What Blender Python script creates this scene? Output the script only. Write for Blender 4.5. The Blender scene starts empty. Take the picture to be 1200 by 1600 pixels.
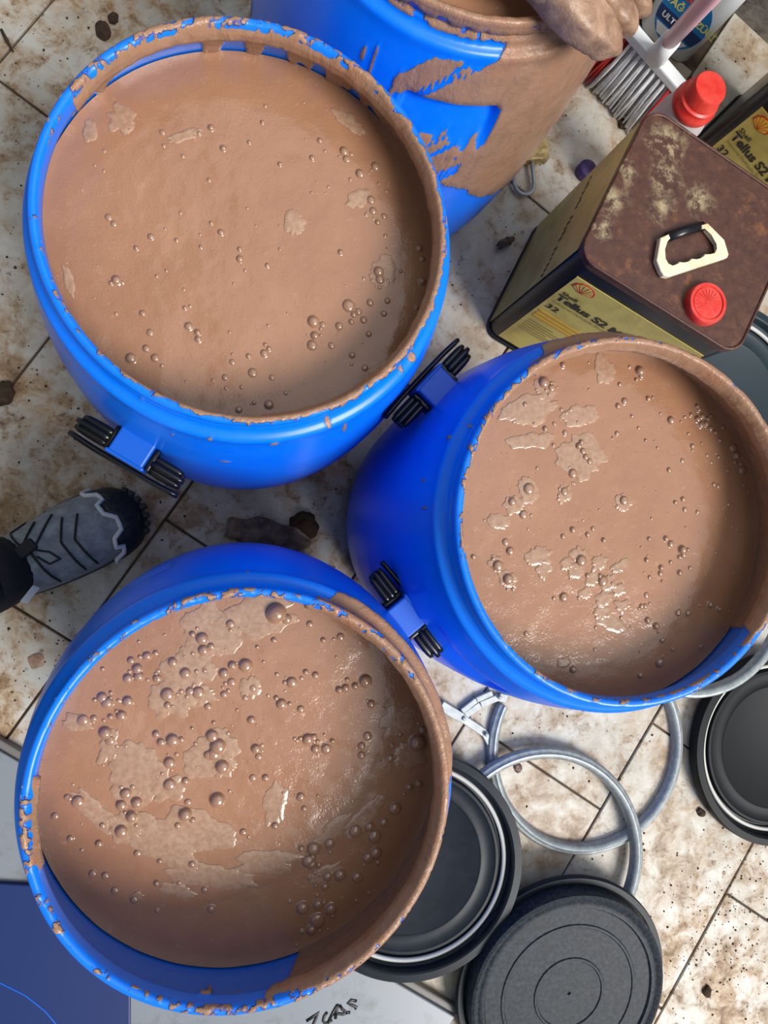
import bpy, bmesh, math, random
import numpy as np
from mathutils import Vector, Matrix

# ------------------------------------------------------------------ camera, world, lights, exposure
F_PX, CAM_H, CAM_A, CAM_B = 1110.0, 1.1048, 0.0281, -0.2068
def cam_rot():
    ca, sa, cb, sb = math.cos(CAM_A), math.sin(CAM_A), math.cos(CAM_B), math.sin(CAM_B)
    rx = np.array([[1, 0, 0], [0, ca, -sa], [0, sa, ca]]); ry = np.array([[cb, 0, sb], [0, 1, 0], [-sb, 0, cb]])
    return ry @ rx
ROT = cam_rot()
scene = bpy.context.scene
COL = scene.collection
cam_data = bpy.data.cameras.new('camera'); cam = bpy.data.objects.new('camera', cam_data); COL.objects.link(cam)
cam_data.sensor_width = 36.0; cam_data.lens = F_PX / 1600 * 36.0; cam_data.clip_start = 0.01
m4 = Matrix([list(ROT[i]) + [0] for i in range(3)] + [[0, 0, 0, 1]]); m4[2][3] = CAM_H
cam.matrix_world = m4
scene.camera = cam
scene.view_settings.view_transform = 'Standard'; scene.view_settings.look = 'None'
scene.view_settings.gamma = 1.0; scene.view_settings.use_curve_mapping = False
scene.view_settings.exposure = 0.25
world = bpy.data.worlds.new('sky'); scene.world = world; world.use_nodes = True
bg = world.node_tree.nodes['Background']; bg.inputs[0].default_value = (0.86, 0.93, 1.0, 1); bg.inputs[1].default_value = 0.26
def area(name, loc, target, sx, sy, power, color=(1, 1, 1)):
    d = bpy.data.lights.new(name, 'AREA'); d.shape = 'RECTANGLE'; d.size = sx; d.size_y = sy; d.energy = power; d.color = color
    o = bpy.data.objects.new(name, d); COL.objects.link(o); o.location = loc
    o.rotation_euler = (Vector(target) - Vector(loc)).to_track_quat('-Z', 'Y').to_euler()
    return o
area('skylight', (1.35, .65, 3.1), (1.35, .65, 0), 3.2, 3.5, 28, (.93, .97, 1.0))
sun_d = bpy.data.lights.new('hazy_sun', 'SUN'); sun_d.energy = 3.7; sun_d.angle = math.radians(27); sun_d.color = (1, .975, .94)
sun = bpy.data.objects.new('hazy_sun', sun_d); COL.objects.link(sun); sun.location = (2, -2, 3)
sun.rotation_euler = Vector((-.56, .64, -.96)).to_track_quat('-Z', 'Y').to_euler()

# ------------------------------------------------------------------ helpers
RNG = random.Random(7)
def at(px, py, z=0.0):
    d = ROT @ np.array([(px - 600) / F_PX, -(py - 800) / F_PX, -1.0]); t = (z - CAM_H) / d[2]
    return Vector((d[0] * t, d[1] * t, z))
def ray_plane(px, py, p0, n):
    d = Vector(ROT @ np.array([(px - 600) / F_PX, -(py - 800) / F_PX, -1.0])); o = Vector((0, 0, CAM_H))
    return o + d * ((Vector(p0) - o).dot(n) / d.dot(n))
def link(name, me, m, parent=None, loc=None):
    o = bpy.data.objects.new(name, me); COL.objects.link(o)
    if m is not None:
        if len(me.materials) == 0: me.materials.append(m)
    if parent: o.parent = parent
    if loc is not None: o.location = loc
    return o
def smooth(me, on=True):
    me.polygons.foreach_set('use_smooth', [on] * len(me.polygons)); me.update()
def mesh_of(bm, name='m', sm=False):
    bmesh.ops.recalc_face_normals(bm, faces=bm.faces)
    me = bpy.data.meshes.new(name); bm.to_mesh(me); bm.free()
    if sm: smooth(me)
    return me
def empty(name, label, cat, loc=(0, 0, 0), rz=0, group=None):
    o = bpy.data.objects.new(name, None); COL.objects.link(o); o.location = loc; o.rotation_euler = (0, 0, rz); o.empty_display_size = .05
    return tag(o, label, cat, group)
def tag(o, label=None, cat=None, group=None, kind=None):
    if label: o['label'] = label
    if cat: o['category'] = cat
    if group: o['group'] = group
    if kind: o['kind'] = kind
    return o
def bx(bm, sx, sy, sz, c=(0, 0, 0), rot=None, bev=0.0, seg=2):
    r = bmesh.ops.create_cube(bm, size=1.0)
    vs = r['verts']; M = Matrix.Translation(c) @ (rot.to_4x4() if rot else Matrix()) @ Matrix.Diagonal((sx, sy, sz, 1))
    bmesh.ops.transform(bm, matrix=M, verts=vs)
    if bev:
        es = list({e for v in vs for e in v.link_edges})
        bmesh.ops.bevel(bm, geom=es, offset=bev, segments=seg, affect='EDGES', profile=.5)
def tube(bm, pts, rad, n=10, cap=True, flat=1.0, up=None):
    pts = [Vector(p) for p in pts]; rings = []
    rads = rad if isinstance(rad, (list, tuple)) else [rad] * len(pts)
    prev = None
    for i, p in enumerate(pts):
        t = (pts[min(i + 1, len(pts) - 1)] - pts[max(i - 1, 0)]).normalized()
        if prev is None:
            u = Vector(up) if up else (Vector((0, 0, 1)) if abs(t.z) < .9 else Vector((1, 0, 0)))
        else: u = prev
        s = t.cross(u).normalized(); u = s.cross(t).normalized(); prev = u
        rings.append([bm.verts.new(p + (s * math.cos(k * 2 * math.pi / n) + u * flat * math.sin(k * 2 * math.pi / n)) * rads[i]) for k in range(n)])
    for a, b in zip(rings, rings[1:]):
        for k in range(n): bm.faces.new((a[k], a[(k + 1) % n], b[(k + 1) % n], b[k]))
    if cap: bm.faces.new(rings[0][::-1]); bm.faces.new(rings[-1])
def prism(bm, pts, z0, z1, bev=0.0):
    bot = [bm.verts.new((x, y, z0)) for x, y in pts]; top = [bm.verts.new((x, y, z1)) for x, y in pts]
    n = len(pts); bm.faces.new(bot[::-1]); f = bm.faces.new(top)
    for i in range(n): bm.faces.new((bot[i], bot[(i + 1) % n], top[(i + 1) % n], top[i]))
    if bev: bmesh.ops.bevel(bm, geom=list(f.edges), offset=bev, segments=2, affect='EDGES', profile=.5)
def lathe(bm, prof, n=96, a0=0.0, a1=None, close=False):
    full = a1 is None; span = 2 * math.pi if full else a1 - a0
    cols = []
    for k in range(n if full else n + 1):
        th = a0 + span * k / n
        cols.append([bm.verts.new((r * math.cos(th), r * math.sin(th), z)) for r, z in prof])
    m = len(prof)
    for k in range(n):
        A, B = cols[k], cols[(k + 1) % len(cols)]
        for j in range(m if close else m - 1):
            j2 = (j + 1) % m
            try: bm.faces.new((A[j], B[j], B[j2], A[j2]))
            except ValueError: pass
    if not full and close:
        bm.faces.new(cols[0]); bm.faces.new(cols[-1][::-1])
    bmesh.ops.remove_doubles(bm, verts=bm.verts, dist=1e-6)
def rrect(w, h, r, n=6):
    out = []
    for cx, cy, a in ((w/2-r, h/2-r, 0), (-w/2+r, h/2-r, 90), (-w/2+r, -h/2+r, 180), (w/2-r, -h/2+r, 270)):
        for i in range(n + 1):
            t = math.radians(a + 90 * i / n); out.append((cx + r * math.cos(t), cy + r * math.sin(t)))
    return out
def text_mesh(body, size, spacing=1.0, bold=0.0):
    c = bpy.data.curves.new('lettering', 'FONT'); c.body = body; c.size = size; c.space_character = spacing; c.offset = bold; c.resolution_u = 3
    o = bpy.data.objects.new('tmp', c); COL.objects.link(o); bpy.context.view_layer.update()
    me = bpy.data.meshes.new_from_object(o.evaluated_get(bpy.context.evaluated_depsgraph_get()))
    bpy.data.objects.remove(o); bpy.data.curves.remove(c)
    return me
def frame(origin, xa, ya):
    xa = Vector(xa).normalized(); za = xa.cross(Vector(ya)).normalized(); ya = za.cross(xa)
    M = Matrix((xa, ya, za)).transposed().to_4x4(); M.translation = Vector(origin); return M

# numpy noise
def _h(ix, iy, s):
    n = (ix.astype(np.int64) * 374761393 + iy.astype(np.int64) * 668265263 + s * 1274126177) & 0x7fffffff
    n = ((n ^ (n >> 13)) * 1274126177) & 0x7fffffff
    return ((n ^ (n >> 16)) & 0xffff) / 65535.0
def vnoise(x, y, s=0, px=None):
    x = np.asarray(x, float); y = np.asarray(y, float)
    ix, iy = np.floor(x), np.floor(y); fx, fy = x - ix, y - iy
    fx = fx * fx * (3 - 2 * fx); fy = fy * fy * (3 - 2 * fy)
    w = (lambda a: np.mod(a, px)) if px else (lambda a: a)
    a, b = _h(w(ix), iy, s), _h(w(ix + 1), iy, s); c, d = _h(w(ix), iy + 1, s), _h(w(ix + 1), iy + 1, s)
    return (a * (1 - fx) + b * fx) * (1 - fy) + (c * (1 - fx) + d * fx) * fy
def fbm(x, y, s=0, px=None, o=4):
    v = 0; a = .5; t = 0
    for i in range(o):
        v = v + a * vnoise(np.asarray(x) * 2**i, np.asarray(y) * 2**i, s + i * 17, px * 2**i if px else None); t += a; a *= .5
    return v / t
def keyed(th, keys):
    ks = sorted(keys); xs = [k for k, _ in ks]; ys = [q for _, q in ks]
    return np.interp(th, [xs[-1] - 360] + xs + [xs[0] + 360], [ys[-1]] + ys + [ys[0]])

# ------------------------------------------------------------------ materials
def mat(name, col, rough=.5, metal=0.0, coat=0.0, spec=.5, trans=0.0, ior=1.45, alpha=1.0):
    m = bpy.data.materials.new(name); m.use_nodes = True; b = m.node_tree.nodes['Principled BSDF']
    b.inputs['Base Color'].default_value = (*col, 1); b.inputs['Roughness'].default_value = rough; b.inputs['Metallic'].default_value = metal
    b.inputs['Coat Weight'].default_value = coat; b.inputs['Specular IOR Level'].default_value = spec
    b.inputs['Transmission Weight'].default_value = trans; b.inputs['IOR'].default_value = ior; b.inputs['Alpha'].default_value = alpha
    return m
class NT:
    def __init__(s, m): s.t = m.node_tree; s.b = s.t.nodes['Principled BSDF']
    def n(s, typ, **kw):
        nd = s.t.nodes.new(typ)
        for k, v in kw.items(): setattr(nd, k, v)
        return nd
    def l(s, a, b): s.t.links.new(a, b)
    def pos(s, kind='Object'):
        if kind == 'World': return s.n('ShaderNodeNewGeometry').outputs['Position']
        return s.n('ShaderNodeTexCoord').outputs[kind]
    def noise(s, vec, scale, detail=4, rough=.55, dist=0.0):
        nd = s.n('ShaderNodeTexNoise'); nd.inputs['Scale'].default_value = scale; nd.inputs['Detail'].default_value = detail
        nd.inputs['Roughness'].default_value = rough; nd.inputs['Distortion'].default_value = dist; s.l(vec, nd.inputs['Vector']); return nd.outputs['Fac']
    def ramp(s, fac, stops, interp='LINEAR'):
        nd = s.n('ShaderNodeValToRGB'); cr = nd.color_ramp; cr.interpolation = interp
        while len(cr.elements) < len(stops): cr.elements.new(.5)
        for e, (p, c) in zip(cr.elements, stops): e.position = p; e.color = (*c, 1) if len(c) == 3 else c
        s.l(fac, nd.inputs['Fac']); return nd.outputs['Color']
    def g(s, fac, a, b): return s.ramp(fac, [(a, (0, 0, 0)), (b, (1, 1, 1))])
    def mix(s, fac, a, b, mode='MIX'):
        nd = s.n('ShaderNodeMix', data_type='RGBA', blend_type=mode)
        for i, v in ((0, fac), (6, a), (7, b)):
            if isinstance(v, (float, int)): nd.inputs[i].default_value = v
            elif isinstance(v, tuple): nd.inputs[i].default_value = (*v, 1)
            else: s.l(v, nd.inputs[i])
        return nd.outputs[2]
    def math(s, op, a, b=0.0):
        nd = s.n('ShaderNodeMath', operation=op)
        for i, v in ((0, a), (1, b)):
            if isinstance(v, (float, int)): nd.inputs[i].default_value = v
            else: s.l(v, nd.inputs[i])
        return nd.outputs[0]
    def bump(s, h, strength=.3, dist=.002):
        nd = s.n('ShaderNodeBump'); nd.inputs['Strength'].default_value = strength; nd.inputs['Distance'].default_value = dist
        s.l(h, nd.inputs['Height']); s.l(nd.outputs['Normal'], s.b.inputs['Normal'])

MUD = (0.345, 0.172, 0.098)
MUD_D = (0.28, 0.138, 0.078)
BLUE = (0.001, 0.175, 0.90)
def blue_mud():
    m = mat('blue_plastic_with_mud', BLUE, .33); t = NT(m); p = t.pos()
    a = t.n('ShaderNodeAttribute', attribute_name='mud').outputs['Fac']
    n1 = t.noise(p, 190, 4, .65); n2 = t.noise(p, 26, 4)
    v = t.math('ADD', a, t.math('MULTIPLY', t.math('SUBTRACT', n1, .5), .28))
    cov = t.ramp(v, [(.43, (0, 0, 0)), (.46, (.5, .5, .5)), (.50, (1, 1, 1))])
    mp = t.n('ShaderNodeMapping'); mp.inputs['Scale'].default_value = (1, 1, .22); t.l(p, mp.inputs['Vector'])
    n3 = t.noise(mp.outputs['Vector'], 55, 6, .7, .5)
    mudc = t.ramp(t.math('ADD', t.math('MULTIPLY', n2, .5), t.math('MULTIPLY', n3, .5)), [(.30, (.25, .135, .082)), (.5, (.335, .19, .118)), (.62, MUD), (.78, (.41, .25, .16))])
    bl = t.mix(t.g(t.noise(p, 60, 6, .7), .45, .9), BLUE, (0.010, 0.20, 0.88))
    t.l(t.mix(cov, bl, mudc), t.b.inputs['Base Color'])
    t.l(t.ramp(cov, [(0, (.3, .3, .3)), (1, (.17, .17, .17))]), t.b.inputs['Roughness'])
    t.bump(t.math('ADD', t.math('MULTIPLY', t.math('MULTIPLY', cov, 1.0), t.math('ADD', n3, .6)), t.math('MULTIPLY', t.math('MULTIPLY', n1, cov), .3)), .8, .003)
    return m
M_DRUM = blue_mud()
M_BLUE = mat('blue_plastic', (0.002, 0.10, 0.52), .38)
M_BLUE2 = mat('dark_blue_plastic', (0.001, 0.018, 0.11), .5)
M_BLACK = mat('black_plastic', (0.006, 0.006, 0.007), .22)
def mud_liquid():
    m = mat('liquid_clay', MUD, .13, coat=.35); t = NT(m); p = t.pos()
    n1 = t.noise(p, 9, 6, .6, .8); n2 = t.noise(p, 90, 5, .65); n3 = t.noise(p, 420, 2)
    c = t.ramp(n1, [(.3, (.31, .150, .084)), (.55, MUD), (.75, (.37, .19, .112))])
    c = t.mix(t.g(n2, .62, .78), c, (.41, .225, .135))
    c = t.mix(t.g(n3, .72, .78), c, (.52, .36, .25))
    t.l(c, t.b.inputs['Base Color']); t.l(t.ramp(n2, [(.4, (.09,) * 3), (.75, (.32,) * 3)]), t.b.inputs['Roughness'])
    t.b.inputs['Coat Roughness'].default_value = .05
    t.bump(t.math('ADD', t.math('ADD', n2, n1), t.math('MULTIPLY', n3, .6)), .22, .002)
    return m
M_MUD = mud_liquid()
M_BUB = mat('clay_bubble_film', (.33, .18, .11), .04, coat=1.0, spec=.8)
def foam_mat():
    m = mat('clay_foam', (.38, .22, .14), .2, coat=.3); t = NT(m); p = t.pos()
    v = t.n('ShaderNodeTexVoronoi'); v.inputs['Scale'].default_value = 420; t.l(p, v.inputs['Vector'])
    n = t.noise(p, 200, 3)
    t.l(t.ramp(n, [(.35, (.33, .185, .115)), (.65, (.40, .25, .165))]), t.b.inputs['Base Color'])
    t.bump(t.math('ADD', v.outputs['Distance'], n), .09, .0012)
    return m
M_FOAM = foam_mat()
def tile_mat():
    m = mat('stained_marble_tile', (.8, .77, .7), .22); t = NT(m); p = t.pos('World')
    sx = t.n('ShaderNodeSeparateXYZ'); t.l(p, sx.inputs[0]); X, Y = sx.outputs[0], sx.outputs[1]
    rnd = t.n('ShaderNodeObjectInfo').outputs['Random']
    # marble clouds
    c = t.ramp(t.noise(p, 11, 7, .65, 1.2), [(.25, (.27, .235, .185)), (.42, (.42, .38, .315)), (.56, (.50, .475, .42)), (.7, (.45, .45, .425)), (.85, (.34, .35, .345))])
    # dirt weight by place: worst on the left and in the near right corner
    wl = t.ramp(X, [(0.0, (.86,) * 3), (.14, (.86,) * 3), (.30, (.62,) * 3), (.6, (.58,) * 3), (1, (.58,) * 3)])
    dr = t.math('SUBTRACT', t.math('MULTIPLY', X, .83), t.math('MULTIPLY', Y, .56))
    wr = t.ramp(dr, [(.93, (0, 0, 0)), (1.0, (1,) * 3)])
    w = t.math('MAXIMUM', wl, wr)
    w = t.math('MULTIPLY', w, t.math('ADD', .8, t.math('MULTIPLY', rnd, .35)))
    big = t.noise(p, 7.5, 7, .68, .5); mid = t.noise(p, 27, 6, .7, .4); fine = t.noise(p, 120, 4, .7)
    s1 = t.math('MULTIPLY', t.g(t.math('ADD', t.math('MULTIPLY', big, .55), t.math('MULTIPLY', mid, .45)), .45, .57), w)
    c = t.mix(t.math('MULTIPLY', s1, .9), c, (.36, .205, .075))
    s2 = t.math('MULTIPLY', t.g(t.math('ADD', t.math('MULTIPLY', mid, .7), t.math('MULTIPLY', big, .3)), .51, .63), t.math('MULTIPLY', w, 1.0))
    c = t.mix(t.math('MULTIPLY', s2, .88), c, (.15, .078, .034))
    s3 = t.math('MULTIPLY', t.g(t.math('ADD', t.math('MULTIPLY', fine, .6), t.math('MULTIPLY', mid, .4)), .56, .63), t.math('ADD', t.math('MULTIPLY', w, .9), .12))
    c = t.mix(t.math('MULTIPLY', s3, .85), c, (.10, .05, .02))
    # round dried splashes
    vo = t.n('ShaderNodeTexVoronoi'); vo.inputs['Scale'].default_value = 34; t.l(p, vo.inputs['Vector'])
    sp = t.math('MULTIPLY', t.ramp(vo.outputs['Distance'], [(.10, (1, 1, 1)), (.17, (0, 0, 0))]), t.g(t.noise(p, 14, 2), .54, .62))
    c = t.mix(t.math('MULTIPLY', sp, t.math('ADD', t.math('MULTIPLY', w, .8), .1)), c, (.13, .06, .025))
    t.l(c, t.b.inputs['Base Color'])
    t.l(t.ramp(mid, [(.3, (.34,) * 3), (.7, (.6,) * 3)]), t.b.inputs['Roughness'])
    t.bump(t.math('ADD', t.math('MULTIPLY', s2, .8), fine), .25, .0015)
    return m
M_TILE = tile_mat()
def speck_mat(name, c1, c2, scale, rough=.6, bump=.4, metal=0.0, lo=.4, hi=.65):
    m = mat(name, c1, rough, metal); t = NT(m); p = t.pos(); n = t.noise(p, scale, 7, .68, .3)
    t.l(t.ramp(n, [(lo, c1), (hi, c2)]), t.b.inputs['Base Color']); t.bump(n, bump, .002); return m
M_GROUT = speck_mat('dirty_grout', (.10, .065, .04), (.045, .03, .02), 60, .8)
M_LID = speck_mat('dusty_grey_lid_plastic', (.008, .0115, .0175), (.016, .022, .032), 30, .42, .05, lo=.45, hi=.85)
M_LIDW = speck_mat('scuffed_grey_lid_plastic', (.010, .014, .020), (.048, .056, .068), 170, .5, .15, lo=.40, hi=.80)
for m_ in (M_LID, M_LIDW): m_.node_tree.nodes['Principled BSDF'].inputs['Specular IOR Level'].default_value = .22
M_LIDK = mat('black_lid_plastic', (.0045, .006, .008), .55, spec=.25)
M_LIDT = mat('slate_lid_plastic', (.020, .034, .043), .5, spec=.3)
M_LIDD = mat('dark_lid_channel', (.006, .007, .009), .4)
M_GASKET = mat('off_white_gasket', (.55, .54, .50), .45)
M_STEEL = speck_mat('galvanised_steel', (.26, .29, .30), (.38, .41, .42), 90, .5, .05, .55)
M_STEEL2 = speck_mat('bright_zinc_steel', (.32, .345, .345), (.42, .445, .445), 90, .5, .05, .35)
def rust_mat():
    m = mat('rusty_tin_plate', (.08, .03, .02), .45); t = NT(m); p = t.pos()
    a = t.noise(p, 22, 8, .7, .6); b = t.noise(p, 75, 7, .75); d = t.noise(p, 7, 4, .6)
    c = t.ramp(b, [(.3, (.055, .021, .016)), (.55, (.085, .034, .022)), (.8, (.12, .05, .025))])
    c = t.mix(t.g(t.math('ADD', t.math('MULTIPLY', a, .6), t.math('MULTIPLY', b, .4)), .54, .70), c, (.24, .085, .025))
    near = None
    for bx_, by_, rad in ((-.082, .082, .020), (-.062, .040, .015), (-.052, .006, .014), (-.114, .02, .012), (-.114, -.02, .014), (-.108, -.062, .012), (-.010, .040, .013)):
        d_ = t.n('ShaderNodeVectorMath', operation='DISTANCE'); t.l(p, d_.inputs[0]); d_.inputs[1].default_value = (bx_, by_, .33)
        q_ = t.ramp(t.math('ADD', d_.outputs['Value'], t.math('MULTIPLY', t.math('SUBTRACT', a, .5), .11)), [(rad * .55, (1,) * 3), (rad * 1.6, (0,) * 3)])
        near = q_ if near is None else t.math('MAXIMUM', near, q_)
    pale = t.math('MULTIPLY', t.g(t.math('ADD', t.math('MULTIPLY', a, .55), t.math('MULTIPLY', b, .45)), .46, .54), near)
    c = t.mix(t.math('MULTIPLY', t.g(t.noise(p, 160, 5, .8), .5, .7), .6), c, (.035, .014, .011))
    c = t.mix(pale, c, (.36, .29, .165))
    t.l(c, t.b.inputs['Base Color']); t.l(t.ramp(b, [(.35, (.30,) * 3), (.65, (.6,) * 3)]), t.b.inputs['Roughness']); t.bump(b, .35, .0015)
    return m
M_RUST = rust_mat()
M_TIN = mat('black_painted_tin', (.008, .009, .012), .3)
def label_mat(name, col, dirt):
    m = mat(name, col, .38); t = NT(m); p = t.pos(); n = t.noise(p, 16, 6, .65, .6)
    t.l(t.ramp(n, [(.45, col), (.75, dirt)]), t.b.inputs['Base Color']); return m
M_LAB = label_mat('yellow_tin_label', (.62, .49, .12), (.40, .29, .07))
M_LABO = mat('orange_label_print', (.62, .32, .02), .4)
M_INK = mat('black_print', (.012, .011, .010), .45)
M_INKF = mat('faded_print', (.22, .16, .05), .5)
M_RED = speck_mat('red_cap_plastic', (.62, .030, .022), (.70, .07, .05), 60, .35, .05)
M_LOGOR = mat('red_print', (.55, .03, .015), .4)
M_LOGOY = mat('bright_yellow_print', (.85, .50, .03), .4)
M_CREAM = speck_mat('cream_plastic', (.80, .72, .50), (.62, .42, .16), 60, .35, .1, lo=.5, hi=.75)
M_WHITE = mat('white_plastic', (.78, .80, .80), .35)
M_BRIST = speck_mat('white_bristles', (.85, .87, .86), (.66, .66, .63), 70, .5)
M_BRISTR = mat('red_bristles', (.50, .02, .018), .45)
M_PINK = mat('pink_broom_pole', (.86, .52, .60), .35)
M_BOTW = mat('white_bottle_plastic', (.72, .75, .76), .3)
M_BLUEL = mat('blue_bottle_label', (.008, .20, .52), .3)
M_NAVY = mat('navy_label_band', (.006, .035, .14), .3)
M_YTXT = mat('pale_yellow_print', (.75, .78, .22), .4)
M_WTXT = mat('white_print', (.85, .85, .85), .4)
M_BRASS = speck_mat('grimy_brass', (.42, .31, .13), (.20, .13, .05), 60, .5, .5, .25)
M_SHOE = speck_mat('grey_shoe_fabric', (.18, .20, .22), (.30, .33, .35), 60, .75, .3)
M_SHOEB = speck_mat('black_toe_rubber', (.010, .011, .013), (.03, .032, .035), 150, .5, .6)
M_SHOEW = mat('white_shoe_edge', (.62, .65, .66), .6)
M_TROU = speck_mat('black_trouser_cloth', (.006, .0065, .008), (.012, .013, .016), 60, .85, .4)
M_CORD = mat('black_cord', (.008, .009, .010), .6)
M_GLOVE = speck_mat('clay_covered_rubber', (.22, .125, .082), (.40, .25, .165), 55, .26, 1.0, lo=.35, hi=.62)
M_LEAF = speck_mat('dry_brown_leaf', (.11, .075, .05), (.26, .19, .14), 45, .75, .5)
M_DIRT = speck_mat('dark_dirt', (.035, .020, .011), (.075, .04, .02), 120, .9, .6)
M_BOARD = speck_mat('glossy_white_board', (.22, .24, .265), (.10, .10, .095), 11, .32, .05, lo=.5, hi=.72)
M_EDGE_SHADE = mat('shaded_board_edge', (.16, .15, .14), .5)  # shadow on the board's side wall put into the colour
M_WALL = speck_mat('rough_plaster', (.30, .28, .26), (.12, .10, .08), 35, .9, .9)
M_PURP = mat('purple_plastic', (.06, .035, .13), .4)
def clear_mat():
    m = mat('cloudy_clear_plastic', (.74, .66, .67), .35, trans=.4, ior=1.12); return m
M_CLEAR = clear_mat()

# ------------------------------------------------------------------ setting: tiled floor and the wall foot in the far corner
TD = math.radians(55.5); UD = Vector((math.cos(TD), math.sin(TD), 0)); ND = Vector((math.sin(TD), -math.cos(TD), 0))
bm = bmesh.new()
prism(bm, [(-1.2, -1.6), (2.0, -1.6), (2.0, 1.9), (-1.2, 1.9)], -.04, -.0045)
floor = link('floor', mesh_of(bm), M_GROUT); tag(floor, kind='structure')
PITCH, TLEN = .2855, .39
bm = bmesh.new(); bx(bm, TLEN - .0035, PITCH - .0035, .012, (0, 0, -.006), None, .0012, 1); tile_me = mesh_of(bm); tile_me.materials.append(M_TILE)
for k in range(-4, 7):
    row_c = -.0946 + PITCH * (k + .5)               # row k lies between joints k and k+1
    ph = -.042 if k % 2 == 0 else .128
    for j in range(-4, 6):
        uc = ph + TLEN * (j + .5); p = UD * uc + ND * row_c
        if not (-.75 < p.x < 1.55 and -1.15 < p.y < 1.35) or uc > 1.24: continue
        o = link('tile', tile_me, None, floor); r = RNG.random
        o.location = (p.x, p.y, -.0008 * r()); o.rotation_euler = ((r() - .5) * .004, (r() - .5) * .004, TD + (r() - .5) * .004)
bm = bmesh.new()
R3 = Matrix.Rotation(TD, 3, 'Z')
bx(bm, .20, 1.6, .9, UD * 1.375 + Vector((0, 0, .43)) + ND * .35, R3, .004)
bmesh.ops.subdivide_edges(bm, edges=bm.edges, cuts=24, use_grid_fill=True)
for v in bm.verts:
    c = v.co; q = fbm(np.array([c.x * 30 + c.z * 9]), np.array([c.y * 30 - c.z * 14]), 3)[0] - .5
    v.co = c - UD * (q * .03) if c.z > 0.001 else c
wl = link('wall_back', mesh_of(bm, sm=True), M_WALL); tag(wl, kind='structure')

# ------------------------------------------------------------------ blue drums
H_D = .5166
DR = {1: (.0104, .2572), 2: (.3565, .0098), 3: (.0108, -.2155), 4: (.219, .6225)}
OUTER = [(.0, -.0), (.165, .0), (.181, .006), (.190, .03), (.198, .09), (.2022, .17), (.2025, .25), (.2005, .33), (.1955, .40), (.189, .445), (.1822, .476), (.1812, .486), (.1795, .489), (.1745, .491), (.1715, .493), (.1705, .497), (.1705, .5005), (.1675, .502), (.1672, .505), (.1700, .5065)]
LIP = [(.1703, .5125), (.1695, .5155), (.1678, .5166), (.1655, .5166), (.1632, .5155), (.1622, .5125)]
INNER = [(.1620, .505), (.1626, .499), (.1680, .494), (.1722, .488), (.1735, .482), (.180, .462), (.186, .437), (.1905, .41), (.1945, .37)]
INNER2 = [(.198, .25), (.196, .10), (.185, .02), (.0, .018)]
def dense(pts, step):
    out = [pts[0]]
    for a, b in zip(pts, pts[1:]):
        n = max(1, int(math.hypot(b[0] - a[0], b[1] - a[1]) / step))
        for i in range(1, n + 1): out.append((a[0] + (b[0] - a[0]) * i / n, a[1] + (b[1] - a[1]) * i / n))
    return out
def smoothprof(pts, it=2):
    p = [list(q) for q in pts]
    for _ in range(it):
        for i in range(1, len(p) - 1):
            p[i][0] = (p[i-1][0] + 2 * p[i][0] + p[i+1][0]) / 4; 
    return [tuple(q) for q in p]
def wall_r(z):
    zs = [q[1] for q in INNER][::-1]; rs = [q[0] for q in INNER][::-1]
    return float(np.interp(z, zs, rs))
NT_ = 640
low = smoothprof(dense(OUTER[1:11], .006), 3); upp = dense(OUTER[10:], .0022)
prof_o = [OUTER[0]] + low + upp[1:]
prof_l = dense([OUTER[-1]] + LIP, .0016)[1:]
prof_i = dense([LIP[-1]] + INNER, .0021)[1:]
prof = prof_o + prof_l + prof_i + INNER2
reg = np.array([0] * len(prof_o) + [1] * len(prof_l) + [2] * len(prof_i) + [3] * len(INNER2))
PR = np.array([q[0] for q in prof]); PZ = np.array([q[1] for q in prof])
TH = np.linspace(-180, 180, NT_, endpoint=False)
def drips(th, s, step, power=3):
    n = vnoise((th + 180) / step, 0 * th, s, 360 / step); return n ** power
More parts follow.
